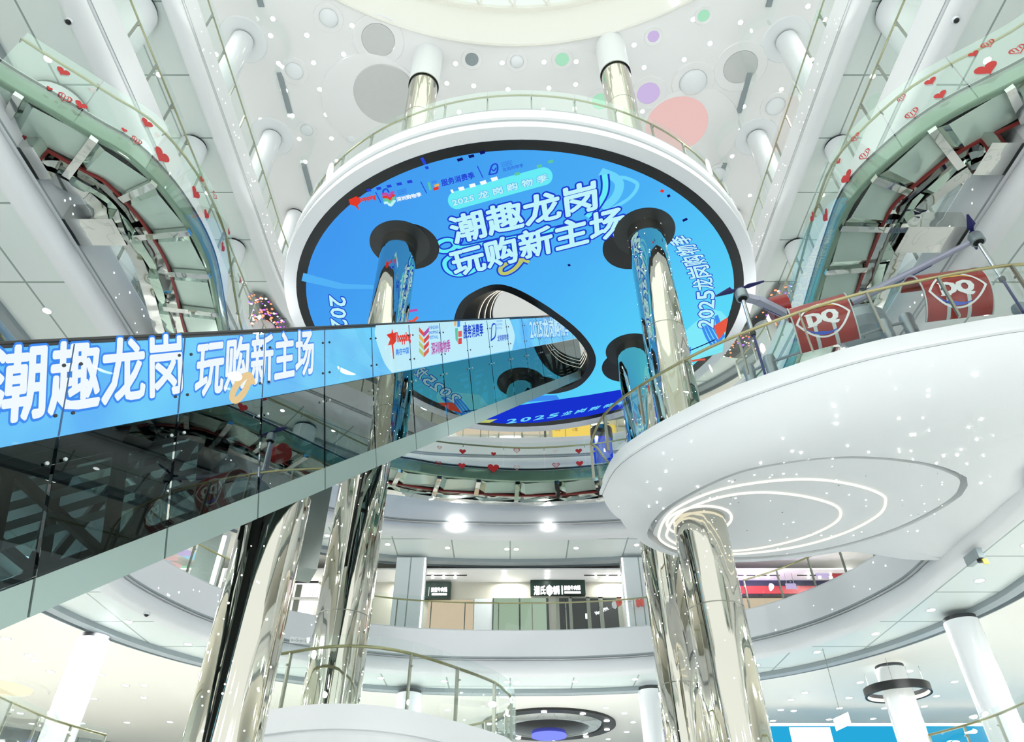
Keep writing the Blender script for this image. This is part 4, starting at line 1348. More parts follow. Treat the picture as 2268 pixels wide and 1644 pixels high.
for p in (A_[0], A_[1], B_2[1], B_2[2], at_y(2262, 690, 10.2)):
    sf = MB().lathe([(.03, p.z + .16), (.13, p.z + .15), (.15, p.z + .05), (.12, p.z - .12), (.13, p.z - .2), (.1, ZP + .001)], (p.x, p.y), 16)
    obj('skid_clamp', sf, M['greym'], dr)

# ------------------------------------------------------------------ back wall of the third storey: shops, pylons, track lights
YB = 30.0
struct('wall_shops', MB().box(-OUT, OUT, YB, YB + .2, ZA, ZA + 3.75), M['shopwall'], 0)
struct('ceiling_shops', MB().box(-OUT, OUT, 28.6, YB, ZA + 3.28, ZA + 3.34), M['ceil'], 0)
def wall_rect(px0, py0, px1, py1, Y, th=.06):
    a = at_y(px0, py1, Y); b = at_y(px1, py0, Y)
    return a.x, b.x, a.z, b.z


def rect(name, px0, py0, px1, py1, mat, par=None, Y=YB - .012, th=.06, zlo=None, sm=0):
    x0, x1, z0, z1 = wall_rect(px0, py0, px1, py1, Y)
    if zlo is not None:
        z0 = zlo
    return obj(name, MB().box(x0, x1, Y - th, Y, z0, z1), mat, par, sm)


sg = thing('shop_sign', 'dark green shop sign with white lit letters above the black glass doors', 'sign', tuple(at_y(1234, 1305, YB)))
rect('sign_board', 1175, 1290, 1294, 1321, M['signg'], sg, th=.25)
for body, a, b_, c_ in (('潮氏', (1183, 1318), (1208, 1317), (1183, 1299)), ('锅', (1225, 1317), (1239, 1316), (1225, 1299)), ('鲜煮牛肉锅', (1249, 1308), (1285, 1307), (1249, 1298))):
    text_on(body, at_y(*a, YB - .27), at_y(*b_, YB - .27), at_y(*c_, YB - .27), M['lit'], 'lettering', sg, .05)
hx = at_y(1217, 1308, YB - .27)
obj('lit_emblem', MB().add([(hx.x + .16 * math.sin(i * PI / 3), YB - .275, hx.z + .26 * math.cos(i * PI / 3)) for i in range(6)], [tuple(range(6))]), M['lit'], sg, 0)
for px in (1245,):
    rect('lit_bar', px - 1, 1298, px + 1, 1317, M['lit'], sg, Y=YB - .26, th=.02)
rect('lit_line', 1250, 1311, 1286, 1315, M['lit'], sg, Y=YB - .26, th=.02)
sg = thing('shop_sign', 'dark green shop sign partly cut off by the grey panelled pylon, with white letters', 'sign', tuple(at_y(975, 1308, YB)))
rect('sign_board', 935, 1294, 1000, 1331, M['signg'], sg, th=.25)
text_on('鲜煮牛肉锅', at_y(955, 1312, YB - .27), at_y(990, 1311, YB - .27), at_y(955, 1302, YB - .27), M['lit'], 'lettering', sg, .05)
rect('lit_bar', 949, 1301, 951, 1320, M['lit'], sg, Y=YB - .26, th=.02)
rect('lit_line', 956, 1315, 990, 1319, M['lit'], sg, Y=YB - .26, th=.02)
tag(rect('lit_backdrop', 945, 1330, 1049, 1395, M['beige'], zlo=ZA), 'beige lit window display behind the railing under the cut-off green sign', 'window display')
tag(rect('pale_partition', 1049, 1328, 1092, 1395, M['white2'], zlo=ZA), 'pale wall panel between the beige window and the green frosted window', 'wall panel')
m_g = emit('frosted_green_glow', (178, 200, 176), .8)
fw_ = thing('frosted_window', 'pale green frosted window with a black round arch at its foot', 'window', tuple(at_y(1150, 1390, YB)))
rect('pane', 1092, 1326, 1214, 1395, m_g, fw_, zlo=ZA)
for px in (1092, 1151, 1213):
    rect('mullion', px - 1.5, 1326, px + 1.5, 1395, M['dark'], fw_, Y=YB - .05, th=.06, zlo=ZA)
ac = at_y(1154, 1395, YB - .07)
obj('arch', MB().add([(ac.x + .62 * math.cos(PI * i / 20), YB - .07, ZA + 1.85 * math.sin(PI * i / 20)) for i in range(21)] + [(ac.x + .62 * math.cos(PI * i / 20), YB - .01, ZA + 1.85 * math.sin(PI * i / 20)) for i in range(21)], [tuple(range(21))] + [(i, i + 1, 22 + i, 21 + i) for i in range(20)]), M['black'], fw_, 0)
sd_ = thing('storefront', 'black glass shop doors with steel frames and slanting white letters', 'shop front', tuple(at_y(1300, 1390, YB)))
rect('dark_glass', 1236, 1326, 1374, 1395, M['black'], sd_, zlo=ZA)
for px in (1236, 1264, 1304, 1332, 1374):
    rect('door_frame', px - 1.6, 1324, px + 1.6, 1395, M['steel'], sd_, Y=YB - .05, th=.08, zlo=ZA)
rect('door_head', 1262, 1324, 1376, 1327, M['steel'], sd_, Y=YB - .05, th=.08)
text_on('VenBBPPA', at_y(1319, 1363, YB - .1), at_y(1348, 1351, YB - .1), at_y(1317, 1356, YB - .1), M['lit'], 'lettering', sd_, .04)
text_on('222', at_y(1246, 1380, YB - .1), at_y(1254, 1380, YB - .1), at_y(1246, 1375, YB - .1), M['badgew'], 'lettering', sd_, .03)
rect('handle', 1297, 1360, 1300, 1371, M['lit'], sd_, Y=YB - .1, th=.03)
# grey panelled pylons with a bright vertical light edge
for nm, x0, x1, ex in (('left', -4.75, -3.55, -3.55), ('right', 4.68, 6.05, 4.68)):
    pz = thing('panelled_pylon', 'grey panelled pylon with a bright light edge, %s of the shops behind the railing' % nm, 'pylon', ((x0 + x1) / 2, 27.9, ZA))
    obj('panel', MB().box(x0, x1, 27.6, 28.3, ZA, ZB - 1.62), M['wallp'], pz, 0)
    obj('light_edge', MB().box(ex - .03, ex + .03, 27.58, 27.66, ZA + .1, ZB - 1.64), M['lit'], pz, 0)
ln = thing('lantern_string', 'string of red and white paper lanterns hanging across the pylon by the shop doors', 'lanterns', tuple(at_y(1385, 1335, 27.4)))
lp = [at_y(px, py, 27.4) for px, py in ((1340, 1352), (1362, 1344), (1380, 1330), (1400, 1332), (1425, 1334))]
lp[2].y = 27.595
obj('cord', MB().tube(lp, .008, 5), M['steel'], ln)
for px, py, mt in ((1361, 1340, 'badgew'), (1367, 1336, 'rdp'), (1372, 1333, 'rdp'), (1404, 1337, 'badgew'), (1413, 1336, 'rdp'), (1421, 1335, 'rdp')):
    M.setdefault('rdp', pbr('red_paper', (235, 90, 76), .6))
    q = at_y(px, py, 27.35)
    obj('lantern', MB().lathe([(.03, q.z + .16), (.09, q.z + .1), (.11, q.z), (.09, q.z - .1), (.03, q.z - .16)], (q.x, q.y), 12), M[mt], ln)


def track(px0, px1, py, lamps, label, Y=29.2, py1=None):
    a = at_y(px0, py, Y); b_ = at_y(px1, py if py1 is None else py1, Y)
    z = ZA + 3.27; a.z = b_.z = z
    t = thing('track_light', label, 'track light', ((a.x + b_.x) / 2, Y, z))
    obj('rail', MB().bar(a, b_, .06, .04), M['black'], t, 0)
    for f in lamps:
        q = a.lerp(b_, f)
        obj('lamp', MB().lathe([(.02, z - .02), (.06, z - .03), (.065, z - .13), (.001, z - .14)], (q.x, q.y), 12), M['lamp'], t)


track(941, 1035, 1254, (.2, .46, .73), 'black ceiling track with three lamps above the left shops')
track(1292, 1376, 1248, (.3, .6, .9), 'black ceiling track with three lamps beside the right pylon')
track(1620, 1721, 1254, (.25, .5, .75), 'black ceiling track with three lamps above the black and red shop, nearer the column')
track(1763, 1860, 1265, (.25, .5, .75), 'black ceiling track with three lamps above the black and red shop, farther right')
for px, nm in ((1117, 'left'), (1212, 'right')):
    q = at_y(px, 1258, 29); z = ZA + 3.28
    t = thing('ceiling_spot', 'row of three small square ceiling spots, %s of the two rows before the green sign' % nm, 'ceiling light', (q.x, q.y, z), 'rows of ceiling spots')
    for k in range(3):
        obj('lamp', MB().box(q.x - .07, q.x + .07, 28.7 + k * .35, 28.85 + k * .35, z - .03, z), M['lamp'], t, 0)

# black and red shop front, purple light, lower right
bf = thing('storefront', 'black shop front with a broad red band under purple light, lower right', 'shop front', tuple(at_y(1750, 1340, YB)))
M['fnavy'] = pbr('navy_fascia', (44, 44, 70), .3); M['fred'] = pbr('red_fascia', (170, 44, 48), .4)
rect('navy_band', 1612, 1284, 1880, 1305, M['fnavy'], bf, th=.2)
rect('red_band', 1612, 1303, 1880, 1320, M['fred'], bf, th=.25)
rect('dark_band', 1612, 1319, 1880, 1326, M['black'], bf, th=.22)
rect('beige_wall', 1612, 1326, 1880, 1370, M['beige'], bf, th=.05, zlo=ZA)
rect('lit_edge', 1874, 1268, 1882, 1300, M['lit'], bf, th=.3)
lamp('purple_shop_light', 'POINT', (10.5, 28.2, 12.9), 160, (.75, .5, 1), .1)
for i, (px, py) in enumerate(((1808, 1242), (1845, 1246), (1900, 1240), (1960, 1232), (1985, 1225))):
    q = at_y(px, py, 29.2 if i < 2 else 27); q.z = ZA + 3.27 if i < 2 else 14.3
    o = obj('light_baffle', MB().obox((q.x - .3, q.y - .2, q.z - .05), (.6, 0, 0), (.2, .4, 0), (0, 0, .05)), M['lilac' if i > 1 else ('fred' if i else 'lilac')], None, 0)
    tag(o, ('violet glowing ceiling panel nearest the black and red shop', 'dark red ceiling panel above the black and red shop', 'violet glowing ceiling panel behind the bright edge strip', 'violet glowing ceiling panel, second from the right end of the gap', 'violet glowing ceiling panel at the right end of the gap')[i], 'ceiling panel', 'coloured ceiling panels on the right')
hs = thing('hanging_sign', 'small violet sign hanging on two rods before the red band', 'sign', tuple(at_y(1752, 1299, 29)))
q = at_y(1752, 1299, 29)
obj('board', MB().box(q.x - .22, q.x + .22, 28.98, 29.02, q.z - .12, q.z + .12), M['lilac'], hs, 0)
obj('rod', MB().tube([(q.x - .15, 29, q.z + .12), (q.x - .15, 29, ZA + 3.28)], .01, 5).tube([(q.x + .15, 29, q.z + .12), (q.x + .15, 29, ZA + 3.28)], .01, 5), M['steel'], hs)

# left interior below the escalator: lit shop shelves, coloured ceiling panels, square pillar
YL = 29.0
sw_ = thing('shop_window', 'bright white shop window with yellow and blue stripes between the two left mirror columns', 'shop window', tuple(at_y(672, 1360, YL)))
M['litw'] = emit('lit_white_wall', (250, 250, 255), 1.15)
rect('lit_wall', 600, 1292, 706, 1375, M['litw'], sw_, Y=YL, zlo=ZA)
rect('header', 600, 1288, 706, 1292, M['dark'], sw_, Y=YL - .05)
for k in range(4):
    rect('stripe', 686 + k * 5.5, 1304, 690 + k * 5.5, 1326, M['badgeb' if k % 2 else 'yel'] if 'yel' in M else M['badgeb' if k % 2 else 'badgeo'], sw_, Y=YL - .05, th=.03)
rect('shelf', 600, 1327, 706, 1331, M['cream'], sw_, Y=YL - .05, th=.2)
rect('mullion', 655, 1296, 658, 1375, M['steel'], sw_, Y=YL - .1, th=.05, zlo=ZA)
sf = thing('storefront', 'pale shop front with a yellow and blue striped sill, left of the thick mirror column', 'shop front', tuple(at_y(470, 1320, 26.8)))
rect('lit_wall', 447, 1262, 500, 1320, M['litw'], sf, Y=26.8, zlo=ZA)
for k in range(7):
    rect('stripe', 455 + k * 6, 1311 + k * 1.5, 458.5 + k * 6, 1325 + k * 1.5, M['badgeb' if k % 2 else 'badgeo'], sf, Y=26.75, th=.03)
sqp = thing('square_pillar', 'square grey panelled pillar behind the lower left railing', 'pillar', tuple(at_y(430, 1310, 25.6)))
a = at_y(408, 1312, 25.6)
obj('shaft', MB().box(a.x, a.x + .85, 25.6, 26.4, ZA, ZB - 1.2), M['wallp'], sqp, 0)
obj('light_edge', MB().box(a.x + .86, a.x + 1.0, 25.58, 25.66, ZA, ZB - 1.6), M['lit'], sqp, 0)
for i, (px, py, mt) in enumerate(((348, 1247, 'skyp'), (366, 1238, 'rose'), (374, 1256, 'rose'), (400, 1228, 'lilac'), (405, 1265, 'mint'), (418, 1236, 'skyp'), (470, 1203, 'litw'))):
    M.setdefault('skyp', emit('sky_light_panel', (170, 225, 250), .95))
    q = at_z(px, py, 14.15)
    o = obj('light_baffle', MB().obox((q.x - .26, q.y - .2, q.z), (.52, 0, 0), (.2, .4, 0), (0, 0, .16)), M[mt], None, 0)
    tag(o, ('pale blue ceiling panel at the left tip of the gap under the escalator', 'upper pink ceiling panel in the gap under the escalator', 'lower pink ceiling panel in the gap under the escalator', 'violet ceiling panel in the gap under the escalator', 'pale green ceiling panel left of the square pillar', 'pale blue ceiling panel above the square pillar', 'white ceiling panel right of the square pillar')[i], 'ceiling panel', 'coloured ceiling panels on the left')

# fifth storey back: yellow lit signs and glass shop fronts
YC = 33.0
struct('wall_fifth_storey', MB().box(-OUT, OUT, YC + .02, YC + .2, ZC, ZD - 1.3), M['cream'], 0)
M['yelsign'] = emit('yellow_sign', (246, 208, 84), 1.0)
for px0, px1, lb in ((1224, 1260, 'yellow lit sign under the blue screen edge, left one of the pair'), (1262, 1308, 'yellow lit sign under the blue screen edge, right one of the pair'), (1340, 1362, 'narrow yellow lit sign beside the small dark banner column')):
    t = thing('yellow_sign', lb, 'sign', tuple(at_y((px0 + px1) / 2, 960, YC)))
    rect('sign_board', px0, 935, px1, 968, M['yelsign'], t, Y=YC, zlo=ZC + 1.2)
    if px0 < 1300:
        text_on('好吃' if px0 < 1250 else '小馆', at_y(px0 + 5, 955, YC - .08), at_y(px0 + 17, 955, YC - .08), at_y(px0 + 5, 948, YC - .08), M['badgeo'], 'lettering', t, .02)
gf = thing('storefront', 'pale glass shop front behind the back balcony left of the yellow signs', 'shop front', tuple(at_y(1130, 965, YC)))
for px in (1065, 1105, 1156, 1207):
    rect('mullion', px - 1.5, 930, px + 1.5, 975, M['steel'], gf, Y=YC, zlo=ZC)
rect('lit_panel', 1010, 950, 1215, 962, M['beige'], gf, Y=YC, th=.03)
ms = thing('banner_column', 'small dark column with a blue printed band beside the far edge of the blue screen', 'column', (4.1, 26.9, ZC))
obj('blue_wrap', MB().lathe([(.42, ZB + 1), (.42, ZS)], (4.15, 26.4), 24), M['dbl'], ms)
obj('black_head', MB().lathe([(.44, ZS - .6), (.50, ZS - .5), (.50, ZS)], (4.15, 26.4), 24), M['black'], ms)

# ------------------------------------------------------------------ ceiling lights, domes and discs
def downlight(name, p, r, label, cat, group, zoff=0.0):
    t = thing(name, label, cat, tuple(p), group)
    x, y, z = p
    obj('lens', MB().lathe([(.001, z - .012), (r * .8, z - .012)], (x, y), 16), M['lamp'], t, 0)
    obj('trim_ring', MB().lathe([(r * .8, z - .016), (r, z - .012), (r, z)], (x, y), 16), M['white2'], t)
    return t


cl = [(133, 124), (118, 235), (357, 232), (655, 168), (945, 325), (818, 407), (600, 358), (402, 415), (170, 418), (217, 598), (442, 590), (262, 764), (484, 757), (52, 790), (307, 918), (520, 914), (347, 1068), (556, 1063), (735, 908), (1018, 507), (1283, 550), (1340, 420), (1460, 567), (1648, 415), (1686, 590), (1925, 410), (1957, 582), (1363, 740), (1573, 740), (1918, 725)]
cr_ = [(725, 93), (952, 107), (442, 215), (806, 208), (682, 285), (853, 284), (490, 323), (162, 404), (35, 422), (968, 510), (940, 624), (912, 748), (890, 836), (743, 837), (867, 936), (482, 533), (997, 936), (1275, 30), (1147, 428), (8, 297), (165, 295), (157, 520), (640, 10)]
pos = [(560 + x / 2.984, y / 2.984) for x, y in cl] + [(1200 + x / 2.163, y / 2.163) for x, y in cr_]
first = None; done = []
for px, py in pos:
    p = at_z(px, py, ZR)
    if any((p - d_).length < .45 for d_ in done):
        continue
    done.append(p)
    if first is None:
        first = downlight('downlight', p, .13, 'small round lit downlight in the flat white top ceiling', 'ceiling light', 'downlights in the top ceiling')
    else:
        copy_tree(first, p)
for px, py, r, kind, lb in ((728, 39, .40, 'dome', 'grey half dome in the top ceiling near the skylight ring, far left'), (652, 157, .40, 'dome', 'grey half dome recessed in the top ceiling above the left column row'), (838, 88, .72, 'disc', 'oval grey disc on the ceiling beside the skylight ring, left side'),
                            (855, 208, 1.5, 'big', 'large grey disc on the ceiling left of the mirrored column top'), (680, 288, .3, 'dome', 'small white dome on the ceiling by the far left column'), (778, 306, .25, 'dome', 'small white dome on the ceiling close above the round balcony, left'),
                            (1045, 131, .3, 'dark', 'dark little dome on the ceiling under the skylight ring'), (1145, 136, .3, 'dome', 'pale grey little dome on the ceiling between a dark and a mint one'), (1245, 131, .3, 'mint', 'mint green little dome on the ceiling under the skylight ring'),
                            (1498, 275, 1.5, 'rose', 'large pink disc on the ceiling right of the mirrored column top'), (1535, 182, .62, 'dome', 'white round dome on the ceiling above the pink disc'), (1436, 206, .52, 'lilac', 'pale lilac disc on the ceiling beside the right mirrored column top'), (1640, 148, .75, 'disc', 'oval grey disc on the ceiling by the right smoke barrier'),
                            (1447, 80, .25, 'lilac', 'tiny lilac dome on the ceiling near the skylight ring, right'), (1558, 34, .25, 'mint', 'tiny mint dome on the ceiling near the skylight ring, far right'), (1330, 224, .4, 'mint', 'blue-green disc on the ceiling half hidden by the right mirrored column'), (1717, 235, .45, 'dome', 'white dome on the ceiling strip between smoke barrier and topmost right balcony'), (1590, 385, .4, 'dome', 'white dome on the ceiling low over the round balcony, right')):
    p = at_z(px, py, ZR)
    t = thing('ceiling_dome', lb, 'ceiling disc', tuple(p))
    if kind in ('big', 'rose'):
        q = at_z(828 if kind == 'big' else 1524, 230 if kind == 'big' else 296, ZR)
        obj('rim_plate', MB().lathe([(.01, ZR - .10), (2.3, ZR - .10), (2.42, ZR - .07), (2.45, ZR)], (q.x, q.y), 64), M['ceil'], t)
        obj('disc', MB().lathe([(.01, ZR - .15), (r * .97, ZR - .15), (r, ZR - .1)], (p.x, p.y), 48), M['rose' if kind == 'rose' else 'bubble'], t)
    else:
        mt = {'dome': 'white2', 'disc': 'bubble', 'dark': 'grey', 'mint': 'mint', 'lilac': 'lilac'}[kind]
        obj('rim_plate', MB().lathe([(r * 1.02, ZR - .03), (r * 1.55, ZR - .05), (r * 1.6, ZR)], (p.x, p.y), 40), M['ceil'], t)
        if kind in ('disc', 'lilac', 'mint', 'dark'):
            obj('disc', MB().lathe([(.01, ZR - .035), (r, ZR - .035), (r, ZR)], (p.x, p.y), 40), M[mt], t)
        else:
            obj('dome', MB().lathe([(r * math.cos(PI / 2 * i / 8), ZR - .02 - r * .5 * math.sin(PI / 2 * i / 8)) for i in range(9)], (p.x, p.y), 32), M[mt], t)

nth = {'A': 'lowest curved balcony', 'B': 'balcony level with the footbridge', 'C': 'balcony below the topmost one', 'D': 'topmost balcony'}
for k, offs, step, r in (('D', 1.5, 2.45, .11), ('C', 1.5, 2.45, .12), ('B', 1.5, 2.45, .13), ('A', 1.5, 2.3, .15)):
    for sgn, nm in ((-1, 'left'), (1, 'right')):
        first = None
        p = side(k, sgn, 3, 30)
        q = offset(p if sgn > 0 else flip(p), offs)
        for v in resample(q, step):
            pp = (v.x, v.y, LEVEL[k] - 1.45)
            if first is None:
                first = downlight('downlight', pp, r, 'round lit downlight in the panelled strip under the %s, %s half' % (nth[k], nm), 'ceiling light', 'downlights under the %s, %s half' % (nth[k], nm))
            else:
                copy_tree(first, pp)
lo = [(x / 5.4, 1380 + y / 5.4) for x, y in ((75, 185), (350, 385), (420, 450), (605, 580), (1215, 620), (1500, 745), (1725, 745), (1720, 895), (1125, 905), (130, 1035), (245, 1080), (535, 1130), (390, 1205), (985, 1200), (1520, 1190), (2035, 1185), (1160, 1320))]
lo += [(1400 + x / 2.613, 1100 + y / 2.613) for x, y in ((1605, 1010), (1320, 1075), (1000, 1135), (920, 1175), (1255, 1165), (1760, 1155), (1865, 1072), (860, 1235), (935, 1240), (1200, 1225), (1690, 1215), (1460, 1225), (815, 1297), (888, 1297), (1140, 1290), (1395, 1285))]
lo += [(640 + x / 2.8, 1080 + y / 2.8) for x, y in ((985, 1380), (1965, 1365), (2080, 1400), (2135, 1455), (2095, 1515), (1980, 1560))]
first = None; done = []
for px, py in lo:
    pp = at_z(px, py, ZA - 1.2)
    if abs(pp.x) > 26.5 or pp.y > 41 or any((pp - d_).length < .6 for d_ in done):
        continue
    done.append(pp)
    if first is None:
        first = downlight('downlight', pp, .17, 'round lit downlight in the cream ceiling of the lowest gallery', 'ceiling light', 'downlights in the cream lowest gallery ceiling')
    else:
        copy_tree(first, pp)

# ------------------------------------------------------------------ lowest gallery: ring lamp, dark dish, blue shop fascia, sign
zc = ZA - 1.2
p = at_z(1988, 1533, zc - .9)
rg = thing('ring_lamp', 'black ring lamp circling the white column at the lower right', 'ring lamp', (p.x, p.y, zc - .9))
obj('ring', MB().lathe([(1.05, p.z - .12), (1.12, p.z - .12), (1.12, p.z + .16), (1.05, p.z + .16), (1.05, p.z - .12)], (p.x, p.y), 56), M['black'], rg)
obj('light_line', MB().lathe([(1.03, p.z - .1), (1.04, p.z - .1), (1.04, p.z + .02), (1.03, p.z + .02)], (p.x, p.y), 56), M['warm'], rg)
for a in (0, 2.1, 4.2):
    obj('hanger', MB().tube([(p.x + 1.08 * math.cos(a), p.y + 1.08 * math.sin(a), p.z + .16), (p.x + 1.08 * math.cos(a), p.y + 1.08 * math.sin(a), zc)], .008, 5), M['steel'], rg)
white_column(p.x, p.y, 0, zc, .52, 'white round column inside the black ring lamp, lower right', None)
d0, d1, d2 = at_z(1060, 1603, zc), at_z(1355, 1606, zc), at_z(1240, 1563, zc)
dc = Vector(((d0.x + d1.x) / 2 + .15, (d0.y + d1.y) / 2)); dR = (d1.x - d0.x) / 2
ds = thing('ceiling_dish', 'large black round ceiling feature with a blue glowing core, bottom centre', 'ceiling lamp', (dc.x, dc.y, zc))
obj('outer_ring', MB().lathe([(dR, zc), (dR, zc - .10), (dR * .82, zc - .10), (dR * .80, zc - .02)], dc, 72), M['black'], ds)
obj('mirror_ring', MB().lathe([(dR * .80, zc - .03), (dR * .74, zc - .16), (dR * .62, zc - .22), (dR * .58, zc - .12)], dc, 72), M['mirrorw'], ds)
obj('dark_bowl', MB().lathe([(dR * .60, zc - .14), (dR * .50, zc - .30), (dR * .22, zc - .42), (.01, zc - .44)], dc, 72), pbr('black_gloss', (10, 11, 14), .12, noise=.1), ds)
M['blueglow'] = emit('blue_core', (110, 120, 250), 1.6)
obj('glowing_core', MB().lathe([(dR * .26, zc - .45), (dR * .26, zc - .55), (.01, zc - .56)], dc, 48), M['blueglow'], ds)
for i in range(10):
    a = i * PI / 5 + .2
    q = (dc.x + dR * .91 * math.cos(a), dc.y + dR * .91 * math.sin(a))
    obj('lamp', MB().lathe([(.001, zc - .13), (.13, zc - .13), (.13, zc - .10)], q, 14), M['lamp'], ds)
M['bluef'] = emit('blue_lit_fascia', (40, 170, 220), 1.0)
bs = thing('storefront', 'bright blue lit shop fascia at the bottom right corner', 'shop front', tuple(at_y(1950, 1625, 32.5)))
a = at_y(1690, 1612, 32.5); b_ = at_y(2300, 1600, 32.5); b_.x = min(b_.x, OUT - .05)
obj('blue_band', MB().box(a.x, b_.x, 32.4, 32.6, Z2, at_y(1800, 1610, 32.5).z), M['bluef'], bs, 0)
obj('light_edge', MB().box(a.x, b_.x, 32.36, 32.5, at_y(1800, 1610, 32.5).z, at_y(1800, 1604, 32.5).z), M['lit'], bs, 0)
q = at_y(1798, 1632, 32.3)
obj('lit_panel', MB().box(q.x - .85, q.x + .85, 32.28, 32.36, q.z - .5, q.z + .35), M['lit'], bs, 0)
q = at_y(1868, 1600, 24)
hs = thing('hanging_sign', 'white lit lozenge sign hanging under the lowest gallery ceiling by the ring lamp', 'sign', tuple(q))
obj('lit_panel', MB().obox((q.x - .28, 24, q.z - .25), (.56, .1, .22), (0, .05, 0), (0, 0, .35)), M['lit'], hs, 0)
obj('rod', MB().tube([(q.x, 24.05, q.z + .2), (q.x, 24.05, zc)], .012, 6), M['steel'], hs)
wl = thing('oval_cove_lamp', 'warm glowing oval cove lamp at the left bottom edge', 'ceiling lamp', tuple(at_z(20, 1520, zc)))
q = at_z(10, 1520, zc)
obj('cove', MB().lathe([(1.9, zc), (1.85, zc - .08), (1.35, zc - .08), (1.3, zc - .0)], (q.x - .3, q.y), 48), M['cream'], wl)
obj('warm_panel', MB().lathe([(1.3, zc - .03), (.01, zc - .03)], (q.x - .3, q.y), 48), emit('warm_glow', (252, 240, 206), 1.2), wl)

# ------------------------------------------------------------------ dark mirror corners with painted light reflections, spots, cameras, plates
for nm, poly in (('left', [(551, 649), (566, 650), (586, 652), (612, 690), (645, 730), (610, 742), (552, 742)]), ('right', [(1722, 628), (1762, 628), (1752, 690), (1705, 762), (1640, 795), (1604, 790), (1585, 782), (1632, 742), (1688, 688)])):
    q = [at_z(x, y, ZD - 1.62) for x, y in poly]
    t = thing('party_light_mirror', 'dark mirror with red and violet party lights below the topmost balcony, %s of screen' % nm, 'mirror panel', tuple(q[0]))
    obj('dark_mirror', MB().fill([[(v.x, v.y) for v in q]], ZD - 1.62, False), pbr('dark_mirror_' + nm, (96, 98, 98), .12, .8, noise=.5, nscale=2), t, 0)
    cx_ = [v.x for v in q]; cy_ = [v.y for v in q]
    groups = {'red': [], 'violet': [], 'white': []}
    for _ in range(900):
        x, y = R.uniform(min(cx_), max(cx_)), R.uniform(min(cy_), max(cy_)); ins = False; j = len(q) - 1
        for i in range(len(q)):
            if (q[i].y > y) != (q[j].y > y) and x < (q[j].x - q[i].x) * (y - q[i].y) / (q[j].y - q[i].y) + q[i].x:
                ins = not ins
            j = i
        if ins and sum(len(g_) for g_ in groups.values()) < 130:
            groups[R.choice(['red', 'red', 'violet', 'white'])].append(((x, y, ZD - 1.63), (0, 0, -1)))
    for col, c_ in (('red', (255, 130, 90)), ('violet', (150, 90, 255)), ('white', (255, 245, 235))):  # glowing dots stand in for mirrored Christmas tree lights
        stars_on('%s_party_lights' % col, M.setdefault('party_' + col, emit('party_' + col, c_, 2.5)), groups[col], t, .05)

def cctv(px, py, z, label, r=.09, snap=None):
    p = at_z(px, py, z)
    if snap:
        v = min(offset(RING[snap], .16), key=lambda v: (v.x - p.x) ** 2 + (v.y - p.y) ** 2); p = Vector((v.x, v.y, z))
    t = thing('security_camera', label, 'camera', tuple(p))
    obj('base', MB().lathe([(r, z), (r, z - .05), (r * .9, z - .07)], (p.x, p.y), 20), M['white2'], t)
    obj('dome', MB().lathe([(r * .7 * math.cos(PI / 2 * i / 6), z - .06 - r * .7 * math.sin(PI / 2 * i / 6)) for i in range(7)], (p.x, p.y), 16), M['black'], t)


cctv(153, 46, ZC - 1.6, 'white dome camera under the balcony edge at the top left')
cctv(2116, 43, ZC - 1.6, 'white dome camera under the balcony edge at the top right')
cctv(287, 1358, ZA - 1.56, 'small dome camera on the curved balcony edge, lower left', snap='A')
def box_unit(px, py, Y, label, name='wall_box', lens=True):
    p = at_y(px, py, Y)
    t = thing(name, label, 'camera', tuple(p))
    obj('housing', MB().box(p.x - .07, p.x + .07, Y - .12, Y + .45, p.z - .05, p.z + .2), M['greym'], t, 0)
    obj('lens', MB().lathe([(.07, p.z - .05), (.07, p.z - .12), (.01, p.z - .13)], (p.x, Y), 14), M['black'], t)
    return t, p


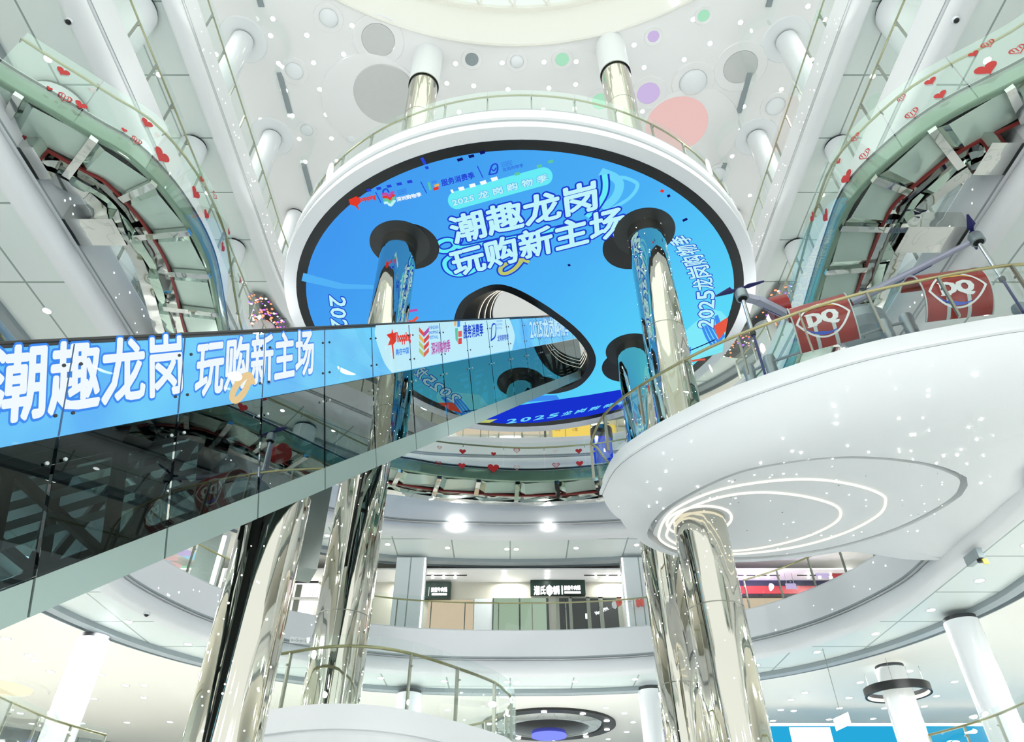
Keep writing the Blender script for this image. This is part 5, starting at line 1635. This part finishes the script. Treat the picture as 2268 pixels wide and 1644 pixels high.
box_unit(1285, 1483, 26.55, 'small grey box camera on the curved balcony edge under the shops', 'security_camera')
t, p = box_unit(2168, 1235, 15.85, 'small grey device with a yellow tag on the balcony edge, right side', 'wall_device')
obj('yellow_tag', MB().box(p.x - .04, p.x + .08, 15.70, 15.73, p.z - .22, p.z - .10), pbr('yellow_tag', (220, 200, 60), .5), t, 0)
for px, py, z, lit_, lb in ((125, 540, ZB - 1.3, False, 'cluster of three dark round spots on the balcony edge, left'), (240, 746, ZB - 1.3, True, 'cluster of lit spots under the balcony edge just above the video band'), (2146, 572, ZB - 1.3, True, 'cluster of lit spots under the balcony edge behind the far drone motor')):
    p = at_z(px, py, z)
    t = thing('spot_cluster', lb, 'spotlight', tuple(p))
    obj('bracket', MB().box(p.x - .03, p.x + .03, p.y - .25, p.y + .25, z, z + .06), M['greym'], t, 0)
    for k in (-1, 0, 1):
        obj('spot', MB().lathe([(.03, z + .02), (.085, z), (.085, z - .12), (.07, z - .13), (.001, z - .12)], (p.x, p.y + k * .19), 14), M['lamp' if lit_ else 'dark'], t)
for (x, y, z, d, lb) in ((1010, 1158, ZB - .8, 0, 'glaring white floodlight set in the back balcony edge under the footbridge, left'), (1214, 1161, ZB - .8, 0, 'white floodlight set in the back balcony edge under the footbridge, right')):
    p = at_y(x, y, 25.35 if x < 1100 else 25.4)
    t = thing('floodlight', lb, 'floodlight', tuple(p))
    big = .26 if x < 1100 else .15
    b = MB().add([(p.x + big * math.cos(2 * PI * i / 20), p.y, p.z + big * math.sin(2 * PI * i / 20)) for i in range(20)] + [(p.x + big * math.cos(2 * PI * i / 20), p.y + .12, p.z + big * math.sin(2 * PI * i / 20)) for i in range(20)], [tuple(range(20))] + [(i, (i + 1) % 20, 20 + (i + 1) % 20, 20 + i) for i in range(20)])
    obj('lens', b, M['lamp'], t, 0)
p = at_y(665, 1417, 23.2)
t = thing('notice_plate', 'small white notice plate with a line of symbols on the curved balcony edge, lower left', 'plate', tuple(p))
obj('plate', MB().obox((p.x - .34, p.y, p.z - .1), (.68, .22, 0), (0, .01, 0), (0, 0, .2)), M['badgew'], t, 0)
text_on('o~S-o~S-o', (p.x - .3, p.y - .01, p.z - .05), (p.x + .3, p.y + .19, p.z - .05), (p.x - .3, p.y - .01, p.z + .05), M['greym'], 'lettering', t, 0)
